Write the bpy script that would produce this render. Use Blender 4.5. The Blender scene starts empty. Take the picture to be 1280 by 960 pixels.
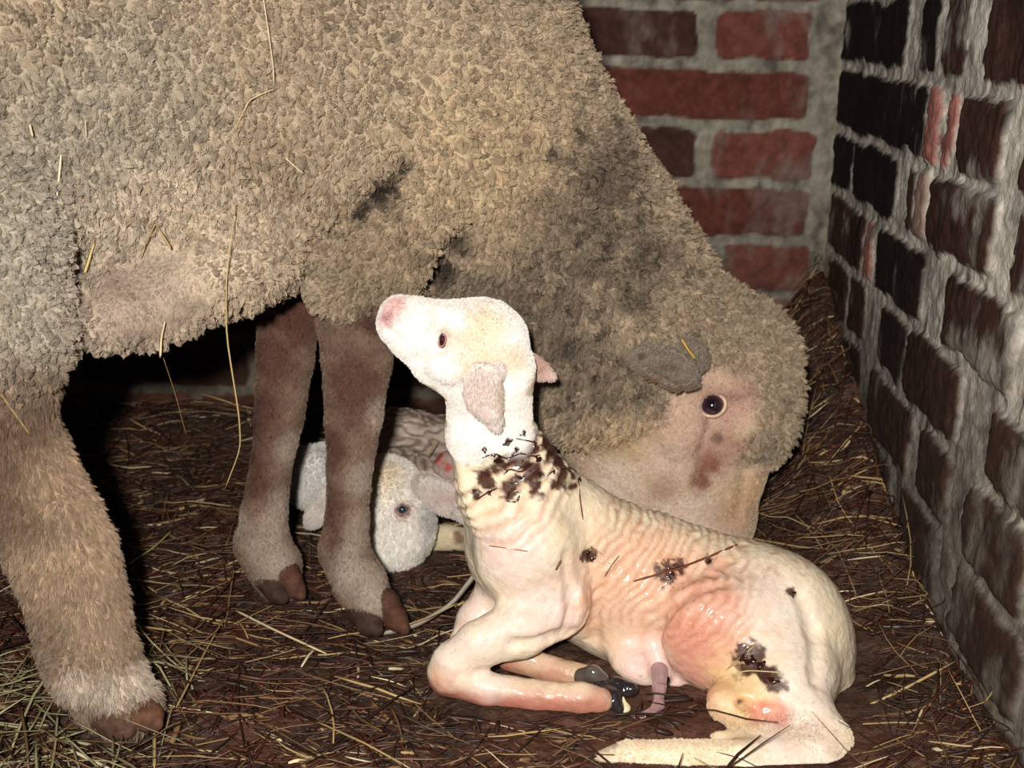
import bpy, math, random
import numpy as np
from mathutils import Vector, Matrix
from mathutils.bvhtree import BVHTree
from mathutils.kdtree import KDTree

S = bpy.context.scene
COL = S.collection
rng = np.random.default_rng(7)
random.seed(7)

# ------------------------------------------------------------------ camera
FPX = 1500.0
CH = 0.57
PITCH, YAW, ROLL = math.radians(17.0), math.radians(1.7), math.radians(0.9)
_f = np.array([-math.sin(YAW)*math.cos(PITCH), math.cos(YAW)*math.cos(PITCH), -math.sin(PITCH)])
_r = np.cross(_f, [0, 0, 1.0]); _r /= np.linalg.norm(_r)
_u = np.cross(_r, _f)
RR = math.cos(ROLL)*_r + math.sin(ROLL)*_u
UU = -math.sin(ROLL)*_r + math.cos(ROLL)*_u
FF = _f
CAM = np.array([0, 0, CH])
cd = bpy.data.cameras.new('camera'); cam = bpy.data.objects.new('camera', cd); COL.objects.link(cam)
cd.sensor_fit = 'HORIZONTAL'; cd.sensor_width = 36.0; cd.lens = FPX/1280.0*36.0
cd.clip_start = 0.02
cd.dof.use_dof = True; cd.dof.focus_distance = 1.02; cd.dof.aperture_fstop = 10.0
cam.matrix_world = Matrix(((RR[0], UU[0], -FF[0], CAM[0]), (RR[1], UU[1], -FF[1], CAM[1]), (RR[2], UU[2], -FF[2], CAM[2]), (0, 0, 0, 1)))
S.camera = cam
S.view_settings.view_transform = 'Standard'; S.view_settings.look = 'None'
S.view_settings.gamma = 1.0; S.view_settings.use_curve_mapping = False
S.view_settings.exposure = 0.0

# ------------------------------------------------------------------ light
w = bpy.data.worlds.new('barn_dusk'); S.world = w; w.use_nodes = True
w.node_tree.nodes['Background'].inputs[0].default_value = (0.75, 0.85, 1.0, 1)
w.node_tree.nodes['Background'].inputs[1].default_value = 0.018
ld = bpy.data.lights.new('camera_flash', 'AREA'); ld.shape = 'DISK'; ld.size = 0.05
ld.energy = 23.0; ld.color = (1.0, 0.96, 0.92)
lo = bpy.data.objects.new('camera_flash', ld); COL.objects.link(lo)
lp = CAM + UU*0.07 - RR*0.06 - FF*0.15
lo.location = lp
lo.rotation_euler = Vector((0.04, 1.05, 0.30)).__sub__(Vector(lp)).to_track_quat('-Z', 'Y').to_euler()

# ------------------------------------------------------------------ helpers
def ray(px, py): return RR*((px-640)/FPX) - UU*((py-480)/FPX) + FF
def P(px, py, Y):
    d = ray(px, py); return CAM + d*(Y/d[1])
def PZ(px, py, Z):
    d = ray(px, py); return CAM + d*((Z-CH)/d[2])
def depth(p): return float((np.asarray(p)-CAM) @ FF)

def hash3(i, j, k, s):
    h = (i.astype(np.int64)*374761393 + j.astype(np.int64)*668265263 + k.astype(np.int64)*2147483647 + s*1274126177) & 0xFFFFFFFF
    h = ((h ^ (h >> 13))*1274126177) & 0xFFFFFFFF
    h = (h ^ (h >> 16)) & 0xFFFFFF
    return h.astype(np.float32)/np.float32(0xFFFFFF)
def noise(p, scale, seed=0):
    """value noise, -1..1 ; p (N,3), scale = feature size in metres (scalar or 3)"""
    q = np.asarray(p, dtype=np.float64)/np.asarray(scale)
    f = np.floor(q); t = q-f; t = t*t*(3-2*t); f = f.astype(np.int64)
    out = 0
    for a in (0, 1):
        wa = t[:, 0] if a else 1-t[:, 0]
        for b in (0, 1):
            wb = t[:, 1] if b else 1-t[:, 1]
            for c in (0, 1):
                wc = t[:, 2] if c else 1-t[:, 2]
                out = out + wa*wb*wc*hash3(f[:, 0]+a, f[:, 1]+b, f[:, 2]+c, seed)
    return out*2-1
def fbm(p, scale, seed=0, n=3):
    o = 0; a = 1; tot = 0
    s = np.asarray(scale, dtype=float)
    for i in range(n):
        o = o+a*noise(p, s/(2.03**i), seed+i*17); tot += a; a *= .55
    return o/tot
def sst(a, b, x):
    t = np.clip((x-a)/(b-a), 0, 1); return t*t*(3-2*t)

# ---- signed distance modelling
def cone(a, b, ra, rb, q=1.0):
    a = np.array(a, float); b = np.array(b, float)
    a[1] /= q; b[1] /= q
    ab = b-a; L = float(ab @ ab)+1e-12
    def f(p):
        x = p-np.zeros(3, np.float32)
        x = np.stack([p[:, 0]-a[0], p[:, 1]/q-a[1], p[:, 2]-a[2]], 1)
        t = np.clip((x @ ab)/L, 0, 1)
        d = np.linalg.norm(x-t[:, None]*ab, axis=1)-(ra+(rb-ra)*t)
        return d*min(1.0, q)
    return f
def ell(c, r, rot=None):
    c = np.array(c, float); r = np.array(r, float)
    M = np.eye(3) if rot is None else np.array(rot)
    def f(p):
        x = (p-c) @ M
        k0 = np.linalg.norm(x/r, axis=1); k1 = np.linalg.norm(x/(r*r), axis=1)+1e-9
        return k0*(k0-1)/k1
    return f
class Shape:
    def __init__(self): self.ops = []
    def add(self, f, k=.012): self.ops.append((1, f, k)); return self
    def cut(self, f, k=.008): self.ops.append((-1, f, k)); return self
    def chain(self, pts, q=1.0, k=.012, sc=1.0):
        """pts: (px, py, Y, r px)"""
        w_ = []
        for (px, py, Y, r) in pts:
            c = P(px, py, Y); w_.append((c, r*depth(c)/FPX*sc))
        cs = [cone(a, b, ra, rb, q) for (a, ra), (b, rb) in zip(w_[:-1], w_[1:])]
        def f(p):
            d = cs[0](p)
            for c in cs[1:]:
                e = c(p); h = np.clip(.5+.5*(d-e)/.004, 0, 1); d = d*(1-h)+e*h-.004*h*(1-h)
            return d
        return self.add(f, k)
    def surf(self, px, py):
        """point where the line of sight through (px, py) meets the shape"""
        d = ray(px, py); d = d/np.linalg.norm(d); t = .45
        for _ in range(160):
            e = float(self((CAM+d*t)[None])[0])
            if e < .0004: break
            t += max(e*.7, .0004)
            if t > 2.2: return None
        return CAM+d*t
    def groove(self, pts, k=.008, sink=0.0):
        """a crease pressed into the visible flank: (px, py, radius m)"""
        c = [self.surf(a[0], a[1]) for a in pts]
        c = [(p+sink*ray(0+a[0], a[1]), a[2]) for p, a in zip(c, pts) if p is not None]
        for (a, ra), (b, rb) in zip(c[:-1], c[1:]): self.cut(cone(a, b, ra, rb), k)
        return self
    def blob(self, px, py, Y, rx, ry, rz, k=.015, ang=0, cut=False):
        """ellipsoid in px radii (rx across, rz up/down) ; ry depth radius px ; ang tilts in the view plane"""
        c = P(px, py, Y); s = depth(c)/FPX
        ca, sa = math.cos(math.radians(ang)), math.sin(math.radians(ang))
        X = np.array([ca, 0, sa]); Z = np.array([-sa, 0, ca]); Yv = np.array([0, 1, 0])
        f = ell(c, (rx*s, ry*s, rz*s), np.stack([X, Yv, Z], 1))
        return self.cut(f, k) if cut else self.add(f, k)
    def __call__(self, p):
        d = None
        for (sg, f, k) in self.ops:
            e = f(p)
            if d is None: d = e; continue
            if sg > 0:
                h = np.clip(.5+.5*(d-e)/k, 0, 1); d = d*(1-h)+e*h-k*h*(1-h)
            else:
                e = -e
                h = np.clip(.5-.5*(d-e)/k, 0, 1); d = d*(1-h)+e*h+k*h*(1-h)
        return d

def polygonise(fn, lo, hi, h):
    lo = np.array(lo, float); hi = np.array(hi, float)
    B = 6
    n = np.ceil((hi-lo)/h/B).astype(int)+1
    N = n*B+1
    # coarse pass
    cs = h*B
    gx, gy, gz = [lo[i]+(np.arange(n[i])+.5)*cs for i in range(3)]
    G = np.stack(np.meshgrid(gx, gy, gz, indexing='ij'), -1).reshape(-1, 3)
    dc = fn(G).reshape(n)
    act = np.abs(dc) < cs*1.35+.004
    # default sign
    D = np.repeat(np.repeat(np.repeat(np.where(dc < 0, -1, 1).astype(np.float32), B, 0), B, 1), B, 2)
    D = np.pad(D, ((0, 1), (0, 1), (0, 1)), mode='edge')
    ii = np.argwhere(act)
    o = np.stack(np.meshgrid(np.arange(B+1), np.arange(B+1), np.arange(B+1), indexing='ij'), -1).reshape(-1, 3)
    for s0 in range(0, len(ii), 2500):
        idx = (ii[s0:s0+2500, None, :]*B+o[None]).reshape(-1, 3)
        D[idx[:, 0], idx[:, 1], idx[:, 2]] = fn(lo+idx*h)
    D[0] = D[-1] = 1; D[:, 0] = D[:, -1] = 1; D[:, :, 0] = D[:, :, -1] = 1
    Sg = D < 0
    c = [Sg[a:a+N[0]-1, b:b+N[1]-1, e:e+N[2]-1] for a in (0, 1) for b in (0, 1) for e in (0, 1)]
    anyc = c[0].copy(); allc = c[0].copy()
    for x in c[1:]: anyc |= x; allc &= x
    mask = anyc & ~allc
    cells = np.argwhere(mask)
    idx = np.full(mask.shape, -1, np.int32); idx[mask] = np.arange(len(cells))
    cor = np.array([(a, b, e) for a in (0, 1) for b in (0, 1) for e in (0, 1)])
    V = np.stack([D[cells[:, 0]+q[0], cells[:, 1]+q[1], cells[:, 2]+q[2]] for q in cor], 1)
    pos = np.zeros((len(cells), 3)); cnt = np.zeros(len(cells))
    for i in range(8):
        for j in range(i+1, 8):
            if abs(cor[i]-cor[j]).sum() != 1: continue
            d0, d1 = V[:, i], V[:, j]; m = (d0 < 0) != (d1 < 0)
            t = d0[m]/(d0[m]-d1[m])
            pos[m] += cor[i]+(cor[j]-cor[i])*t[:, None]; cnt[m] += 1
    pos = lo+(cells+pos/cnt[:, None])*h
    quads = []
    for ax in range(3):
        a0 = [slice(0, N[i]-1) if i == ax else slice(1, N[i]-1) for i in range(3)]
        a1 = list(a0); a1[ax] = slice(1, N[ax])
        s0, s1 = Sg[tuple(a0)], Sg[tuple(a1)]
        e = np.argwhere(s0 != s1)
        fl = s0[e[:, 0], e[:, 1], e[:, 2]]
        b = e.copy()
        for i in range(3):
            if i != ax: b[:, i] += 1
        u, v = [(1, 2), (2, 0), (0, 1)][ax]
        def at(du, dv):
            cc = b.copy(); cc[:, u] -= du; cc[:, v] -= dv
            return idx[cc[:, 0], cc[:, 1], cc[:, 2]]
        q = np.stack([at(1, 1), at(0, 1), at(0, 0), at(1, 0)], 1)
        q[~fl] = q[~fl][:, ::-1]
        quads.append(q)
    F = np.concatenate(quads)
    F = F[(F >= 0).all(1)]
    # one projection on to the surface
    for _ in range(1):
        e = h*.4
        d = fn(pos)
        g = np.stack([fn(pos+np.eye(3)[i]*e)-fn(pos-np.eye(3)[i]*e) for i in range(3)], 1)/(2*e)
        gl = (g*g).sum(1)+1e-6
        pos = pos-g*(np.clip(d, -h, h)/np.maximum(gl, .2))[:, None]
    nrm = g/np.sqrt(gl)[:, None]
    return pos, F, nrm

def vnormals(V, F):
    n = np.cross(V[F[:, 2]]-V[F[:, 0]], V[F[:, 3]]-V[F[:, 1]])
    N = np.zeros_like(V)
    for i in range(4): np.add.at(N, F[:, i], n)
    return N/(np.linalg.norm(N, axis=1)[:, None]+1e-12)

def link(name, data, parent=None):
    o = bpy.data.objects.new(name, data); COL.objects.link(o)
    if parent is not None: o.parent = parent
    return o
def mesh_obj(name, V, F, mat, parent=None, col=None, smooth=True):
    V = np.asarray(V, float)
    if parent is not None:
        off = np.array(parent.location) + (np.array(parent.parent.location) if parent.parent else 0)
        V = V-off
    me = bpy.data.meshes.new(name)
    F = np.asarray(F)
    me.vertices.add(len(V)); me.vertices.foreach_set('co', V.astype(np.float32).ravel())
    k = F.shape[1]
    me.loops.add(len(F)*k); me.loops.foreach_set('vertex_index', F.astype(np.int32).ravel())
    me.polygons.add(len(F)); me.polygons.foreach_set('loop_start', (np.arange(len(F))*k).astype(np.int32))
    me.polygons.foreach_set('use_smooth', np.full(len(F), smooth))
    me.update(calc_edges=True); me.validate()
    if col is not None:
        a = me.color_attributes.new('Col', 'FLOAT_COLOR', 'POINT')
        c4 = np.ones((len(V), 4), np.float32); c4[:, :3] = col
        a.data.foreach_set('color', c4.ravel())
    me.materials.append(mat)
    return link(name, me, parent)
def local_mesh_obj(name, V, F, mat, col=None, smooth=True):
    """object whose origin sits at the base centre of its own geometry"""
    V = np.asarray(V, float)
    o0 = np.array([V[:, 0].mean(), V[:, 1].mean(), V[:, 2].min()])
    ob = mesh_obj(name, V-o0, F, mat, None, col, smooth); ob.location = o0
    return ob
def thing(name, label, cat, loc, group=None):
    o = bpy.data.objects.new(name, None); COL.objects.link(o); o.location = loc
    o.empty_display_size = .05
    tag(o, label, cat, group); return o
def tag(o, label, cat=None, group=None, kind=None):
    if label: o['label'] = label
    if cat: o['category'] = cat
    if group: o['group'] = group
    if kind: o['kind'] = kind
    return o
def lin(r, g, b):
    f = lambda c: ((c/255+.055)/1.055)**2.4 if c/255 > .04045 else c/255/12.92
    return np.array([f(r), f(g), f(b)])

# ---- materials
def mat_attr(name, rough=.7, spec=.3, bumps=(), coat=0, sss=0, var=.0, var_scale=60, rough_noise=0, fallback=None):
    m = bpy.data.materials.new(name); m.use_nodes = True
    nt = m.node_tree; b = nt.nodes['Principled BSDF']
    b.inputs['Roughness'].default_value = rough
    b.inputs['Specular IOR Level'].default_value = spec
    b.inputs['Coat Weight'].default_value = coat; b.inputs['Coat Roughness'].default_value = .08
    if sss:
        b.inputs['Subsurface Weight'].default_value = sss
        b.inputs['Subsurface Radius'].default_value = (.012, .005, .003); b.inputs['Subsurface Scale'].default_value = .5
    if fallback is None:
        a = nt.nodes.new('ShaderNodeAttribute'); a.attribute_name = 'Col'; src = a.outputs['Color']
    else:
        a = nt.nodes.new('ShaderNodeRGB'); a.outputs[0].default_value = (*fallback, 1); src = a.outputs[0]
    tc = nt.nodes.new('ShaderNodeTexCoord')
    if var:
        n = nt.nodes.new('ShaderNodeTexNoise'); n.inputs['Scale'].default_value = var_scale; n.inputs['Detail'].default_value = 5
        nt.links.new(tc.outputs['Object'], n.inputs['Vector'])
        mr = nt.nodes.new('ShaderNodeMapRange'); mr.inputs[1].default_value = .3; mr.inputs[2].default_value = .7
        mr.inputs[3].default_value = 1-var; mr.inputs[4].default_value = 1+var
        nt.links.new(n.outputs[0], mr.inputs[0])
        mx = nt.nodes.new('ShaderNodeVectorMath'); mx.operation = 'SCALE'
        nt.links.new(src, mx.inputs[0]); nt.links.new(mr.outputs[0], mx.inputs['Scale']); src = mx.outputs[0]
    nt.links.new(src, b.inputs['Base Color'])
    if rough_noise:
        n = nt.nodes.new('ShaderNodeTexNoise'); n.inputs['Scale'].default_value = 35; n.inputs['Detail'].default_value = 4
        nt.links.new(tc.outputs['Object'], n.inputs['Vector'])
        mr = nt.nodes.new('ShaderNodeMapRange'); mr.inputs[1].default_value = .35; mr.inputs[2].default_value = .65
        mr.inputs[3].default_value = max(.05, rough-rough_noise); mr.inputs[4].default_value = min(1, rough+rough_noise)
        nt.links.new(n.outputs[0], mr.inputs[0]); nt.links.new(mr.outputs[0], b.inputs['Roughness'])
    prev = None
    for (kind, sc, st, dist) in bumps:
        if kind == 'voronoi':
            n = nt.nodes.new('ShaderNodeTexVoronoi'); n.inputs['Scale'].default_value = sc; out = n.outputs['Distance']
        else:
            n = nt.nodes.new('ShaderNodeTexNoise'); n.inputs['Scale'].default_value = sc; n.inputs['Detail'].default_value = 5; out = n.outputs[0]
        nt.links.new(tc.outputs['Object'], n.inputs['Vector'])
        bp = nt.nodes.new('ShaderNodeBump'); bp.inputs['Strength'].default_value = st; bp.inputs['Distance'].default_value = dist
        nt.links.new(out, bp.inputs['Height'])
        if prev is not None: nt.links.new(prev, bp.inputs['Normal'])
        prev = bp.outputs[0]
    if prev is not None: nt.links.new(prev, b.inputs['Normal'])
    return m
M_wool = mat_attr('wool', .9, .1, [('noise', 260, .6, .004)])
M_hair = mat_attr('wool_fibre', .75, .25)
M_skin = mat_attr('wet_skin', .50, .35, [('noise', 420, .4, .0012), ('noise', 130, .45, .0022), ('noise', 45, .3, .003)], coat=.20, sss=.08, var=.07, var_scale=160, rough_noise=.16)
M_fur = mat_attr('short_fur', .8, .2, [('noise', 450, .5, .0015)], var=.08, var_scale=150)
M_brick = mat_attr('brick_and_mortar', .9, .15, [('noise', 220, .5, .003), ('noise', 900, .3, .001)], var=.22, var_scale=90)
M_soil = mat_attr('dung_floor', .6, .35, [('noise', 120, .8, .006), ('noise', 500, .5, .002)], var=.35, var_scale=140, rough_noise=.15)
M_straw = mat_attr('straw', .45, .4, var=.12, var_scale=300)
M_horn = mat_attr('horn', .8, .2, [('noise', 300, .6, .0015), ('noise', 90, .5, .003)], var=.4, var_scale=110)
M_eye = mat_attr('eyeball', .04, .8, coat=1.0)
M_wet = mat_attr('wet_dark_membrane', .12, .6, [('noise', 200, .4, .002)], coat=.6)

# ------------------------------------------------------------------ walls
XW, YW = .372, 1.62
def brick_panel(name, umin, umax, z1, step, bricks, to_world, nrm_, tones, smear_seed, mortar, streak=0.0, soot=1.0, warp=1.0, smear_at=None):
    nu = int((umax-umin)/step)+1; nz = int(z1/step)+1
    uu, zz = np.meshgrid(np.linspace(umin, umax, nu), np.linspace(-.03, z1, nz), indexing='ij')
    U = uu.ravel(); Z = zz.ravel()
    Q = np.stack([U, Z, np.full_like(U, smear_seed)], 1)
    wu = U+(fbm(Q, .05, 3)*.007+fbm(Q, .014, 5)*.005)*warp
    wz = Z+(fbm(Q+7, .06, 4)*.007+fbm(Q+3, .014, 6)*.0045)*warp
    H = np.zeros(len(U)); C = np.tile(mortar, (len(U), 1)); Bm = np.zeros(len(U))
    for (a, b, z0, zt, tone, prot) in bricks:
        m = (wu > a-.01) & (wu < b+.01) & (wz > z0-.01) & (wz < zt+.01)
        r = .011
        dx = np.abs(wu[m]-(a+b)/2)-(b-a)/2+r; dz = np.abs(wz[m]-(z0+zt)/2)-(zt-z0)/2+r
        d = np.hypot(np.maximum(dx, 0), np.maximum(dz, 0))+np.minimum(np.maximum(dx, dz), 0)-r
        k = sst(.0012, -.0022, d)
        H[m] = np.maximum(H[m], k*prot*(1-.25*sst(-.012, 0, d)))
        t = tones[tone]
        C[m] = C[m]*(1-k[:, None])+t*k[:, None]; Bm[m] = np.maximum(Bm[m], k)
    # surface character
    n1 = fbm(Q, (.02, .02, 1), 11, 4); n2 = fbm(Q, (.006, .05, 1), 21, 3); n3 = fbm(Q, .09, 31, 3); n4 = fbm(Q, (.007, .009, 1), 35, 3)
    C = C*np.clip(1+.40*n1[:, None]+.28*n3[:, None]+.45*n4[:, None], .2, 2)
    sx_ = fbm(Q, (.035, .06, 1), 41, 4)+.35*n2*streak+.45*streak*fbm(Q, (.10, .07, 1), 43, 2)+(smear_at(U, Z) if smear_at else 0)
    sm = sst(.12, .50, sx_)*Bm*(.55+.25*(streak > .5))          # mortar and lime smeared over the bricks
    C = C*(1-sm[:, None])+(mortar*(.72 if streak > .5 else np.array([.80, .70, .74])))*sm[:, None]
    dm = sst(.05, .45, fbm(Q, (.02, .03, 1), 47, 4))*(1-Bm)                       # dark dirt caught in the joints
    C = C*(1-.55*dm[:, None])
    dk = sst(.1, .5, n2+.6*n3)*streak                                             # dark streaks run down
    C = C*(1-.75*dk[:, None])
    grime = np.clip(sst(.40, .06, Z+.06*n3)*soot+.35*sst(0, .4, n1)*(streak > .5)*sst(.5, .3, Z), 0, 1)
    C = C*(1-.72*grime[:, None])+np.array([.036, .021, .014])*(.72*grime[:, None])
    H = H+(.003-.0012*(streak > .5))*fbm(Q, .011, 51, 3)+.0008*fbm(Q, .0065, 53, 2)+.004*fbm(Q, .08, 61, 2)-(1-Bm)*.001*np.abs(fbm(Q, .02, 71))
    V = to_world(U, Z)+np.outer(H, nrm_)
    I = np.arange(nu*nz).reshape(nu, nz)
    F = np.stack([I[:-1, :-1].ravel(), I[1:, :-1].ravel(), I[1:, 1:].ravel(), I[:-1, 1:].ravel()], 1)
    n0 = np.cross(V[F[0, 1]]-V[F[0, 0]], V[F[0, 3]]-V[F[0, 0]])
    if n0 @ nrm_ < 0: F = F[:, ::-1]
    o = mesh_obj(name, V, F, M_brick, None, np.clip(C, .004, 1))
    return tag(o, None, None, None, 'structure')
red, red2, dkr = lin(92, 50, 41), lin(104, 60, 51), lin(66, 42, 36)
blk, brn, pale, pink = lin(28, 19, 16), lin(62, 40, 33), lin(140, 116, 102), lin(165, 108, 96)
tones = [red, red2, dkr, blk, brn, pale, pink]
bb = []
beds = [.817+.0765, .817, .740, .663, .588, .515, .438, .362, .285, .210, .133, .056, -.02]
def fill_row(lst, lo_, hi_, z0, zt, start, tset):
    x = start
    while x > lo_:
        L = .24 if x == start else random.choice([.24, .24, .115]); lst.append((x-L, x, z0, zt, random.choice(tset), .004)); x -= L+.014
vis = {4: [(.211, .330, 1)], 5: [(.06, .330, 0)], 6: [(.214, .345, 1)], 7: [(.098, .345, 0)], 8: [(.238, .352, 1)], 9: [(.268, .345, 1)]}
vst = {4: .186, 5: .046, 6: .192, 7: .084, 8: .224, 9: .254}
for i in range(len(beds)-1):
    zt, z0 = beds[i]-.006, beds[i+1]+.007
    for (a, b, t) in vis.get(i, [(.10+.05*(i % 2), .345, 0)]): bb.append((a, b, z0, zt, t, .004))
    fill_row(bb, -1.9, 0, z0, zt, vst.get(i, .086+.05*(i % 2)), [0, 0, 1, 2])
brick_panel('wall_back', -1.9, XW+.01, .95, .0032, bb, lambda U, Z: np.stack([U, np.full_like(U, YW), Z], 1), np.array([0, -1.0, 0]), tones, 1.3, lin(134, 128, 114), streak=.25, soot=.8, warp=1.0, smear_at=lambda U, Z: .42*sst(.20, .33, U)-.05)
# right wall, bricks read off course by course (y, from the corner outwards)
rb = []
rows = [(.596, .524, [(1.615, 1.325, 3, .004), (1.275, 1.215, 3, .003), (1.20, 1.13, 4, .002), (1.08, .88, 4, .004)]),
        (.512, .441, [(1.60, 1.225, 3, .006), (1.222, 1.180, 6, .006), (1.163, 1.140, 6, .004), (1.118, 1.005, 4, .007), (.97, .75, 4, .004)]),
        (.430, .364, [(1.61, 1.50, 3, .004), (1.49, 1.302, 3, .005), (1.262, 1.238, 2, .004), (1.225, 1.19, 5, .008), (1.183, 1.0, 4, .007), (.96, .80, 4, .004)]),
        (.352, .284, [(1.60, 1.41, 2, .004), (1.395, 1.365, 6, .006), (1.345, 1.172, 3, .006), (1.095, .93, 4, .006), (.90, .72, 4, .005)]),
        (.272, .206, [(1.58, 1.47, 4, .003), (1.46, 1.38, 4, .003), (1.30, 1.215, 3, .005), (1.205, 1.04, 4, .006), (.955, .80, 4, .006)]),
        (.194, .128, [(1.54, 1.37, 3, .003), (1.33, 1.16, 2, .004), (1.127, 1.035, 4, .006), (.985, .85, 4, .006), (.82, .62, 3, .005)]),
        (.116, .044, [(1.55, 1.41, 2, .003), (1.40, 1.21, 4, .004), (1.17, 1.04, 4, .005), (.99, .83, 4, .006), (.80, .6, 4, .005)]),
        (.032, -.03, [(1.50, 1.25, 4, .003), (1.2, .96, 4, .003), (.93, .7, 2, .004)])]
for (zt, z0, l) in rows:
    for (a, b, t, pr) in l: rb.append((b, a, z0, zt, t, pr))
    e = l[-1][1]-.013
    while e > -.5: rb.append((e-.11, e, z0, zt, random.choice([4, 2, 4]), .004)); e -= .123
for k in range(5):
    zt = .672+.0765*k; e = 1.6-.06*(k % 2)
    while e > -.5: rb.append((e-.24, e, zt-.068, zt, random.choice([3, 2, 4]), .004)); e -= .253
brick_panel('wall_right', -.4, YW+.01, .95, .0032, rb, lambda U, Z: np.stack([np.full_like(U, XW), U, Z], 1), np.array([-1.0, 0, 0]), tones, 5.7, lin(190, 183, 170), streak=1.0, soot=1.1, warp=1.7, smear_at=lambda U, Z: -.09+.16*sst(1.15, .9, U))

# ------------------------------------------------------------------ floor and bedding
def floor_z(x, y):
    q = np.stack([x, y, np.zeros_like(x)], 1)
    z = .009*fbm(q, .10, 5, 3)+.009*fbm(q, .030, 9, 3)
    heap = .125*np.exp(-((XW-x)/.085)**2)*sst(1.10, 1.60, y)+.055*np.exp(-((XW-x)/.15)**2)*sst(.9, 1.35, y)
    heap = heap+.03*np.exp(-((XW-x)/.07)**2)
    heap = heap+.035*sst(1.40, 1.60, y)
    return z+heap-.004
nx, ny = 520, 480
gx, gy = np.meshgrid(np.linspace(-1.9, XW+.004, nx), np.linspace(.0, YW+.004, ny), indexing='ij')
fx, fy = gx.ravel(), gy.ravel()
fz = floor_z(fx, fy)
q = np.stack([fx, fy, fz], 1)
cf = np.tile(np.array([.052, .028, .017]), (len(q), 1))*(1+.55*fbm(q, .06, 3, 4)[:, None])
wr = sst(-.1, .5, fbm(q, .16, 8, 3))
cf = cf*(1-wr[:, None])+np.array([.085, .034, .020])*wr[:, None]
I = np.arange(nx*ny).reshape(nx, ny)
Ff = np.stack([I[:-1, :-1].ravel(), I[1:, :-1].ravel(), I[1:, 1:].ravel(), I[:-1, 1:].ravel()], 1)
tag(mesh_obj('floor', q, Ff, M_soil, None, np.clip(cf, .003, 1)), None, None, None, 'structure')

def straw_mesh(paths, radii, cols, flat=.45):
    """paths: (n, m, 3) poly-lines -> 4 sided flattened stalks"""
    n, m, _ = paths.shape
    T = np.gradient(paths, axis=1); T /= np.linalg.norm(T, axis=2, keepdims=True)+1e-9
    up = np.tile(np.array([0, 0, 1.0]), (n, 1))+rng.normal(0, .35, (n, 3))
    A = np.cross(T, up[:, None, :]); A /= np.linalg.norm(A, axis=2, keepdims=True)+1e-9
    Bv = np.cross(A, T)
    r = np.asarray(radii)[:, None, None]
    tap = np.ones(m); tap[0] = .6; tap[-1] = .35
    r = r*tap[None, :, None]
    ring = [A*r, Bv*r*flat, -A*r, -Bv*r*flat]
    V = np.stack([paths+k for k in ring], 2)                      # n,m,4,3
    idx = np.arange(n*m*4).reshape(n, m, 4)
    F = []
    for k in range(4):
        a, b = idx[:, :-1, k], idx[:, :-1, (k+1) % 4]; c_, d_ = idx[:, 1:, (k+1) % 4], idx[:, 1:, k]
        F.append(np.stack([a.ravel(), b.ravel(), c_.ravel(), d_.ravel()], 1))
    F.append(idx[:, 0, ::-1].reshape(-1, 4)); F.append(idx[:, -1, :].reshape(-1, 4))
    C = np.repeat(np.asarray(cols), m*4, 0)
    return V.reshape(-1, 3), np.concatenate(F), C
def scatter_straw(n, xr, yr, lmin, lmax, rmin, rmax, palette, weights, tilt=.12, lift=.006, bend=.12, horiz=.6):
    x = rng.uniform(*xr, n); y = rng.uniform(*yr, n)
    L = rng.uniform(lmin, lmax, n)*(.6+.6*rng.random(n)); a = rng.uniform(0, math.pi, n)
    k = rng.random(n) < horiz; a[k] = rng.normal(0, .45, k.sum())
    t = np.linspace(-.5, .5, 5)
    px_ = x[:, None]+np.cos(a)[:, None]*t*L[:, None]; py_ = y[:, None]+np.sin(a)[:, None]*t*L[:, None]
    b = rng.normal(0, bend, n)[:, None]*L[:, None]*(.25-t**2)[None]
    px_ += -np.sin(a)[:, None]*b; py_ += np.cos(a)[:, None]*b
    px_ = np.minimum(px_, XW-.006); py_ = np.minimum(py_, YW-.006)
    zz_ = floor_z(px_.ravel(), py_.ravel()).reshape(n, 5)
    zz_ = .6*zz_+.4*zz_.mean(1, keepdims=True)+rng.uniform(.0, lift, n)[:, None]+rng.normal(0, tilt, n)[:, None]*t[None]*L[:, None]
    w_ = np.array(weights, float); w_ /= w_.sum()
    c = np.array(palette)[rng.choice(len(palette), n, p=w_)]*rng.uniform(.7, 1.25, (n, 1))
    return straw_mesh(np.stack([px_, py_, zz_], 2), rng.uniform(rmin, rmax, n), np.clip(c, 0, 1))
gold, tan_, drk, rdk, brt = lin(164, 138, 92), lin(118, 90, 60), lin(50, 33, 24), lin(72, 38, 26), lin(206, 188, 148)
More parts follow.
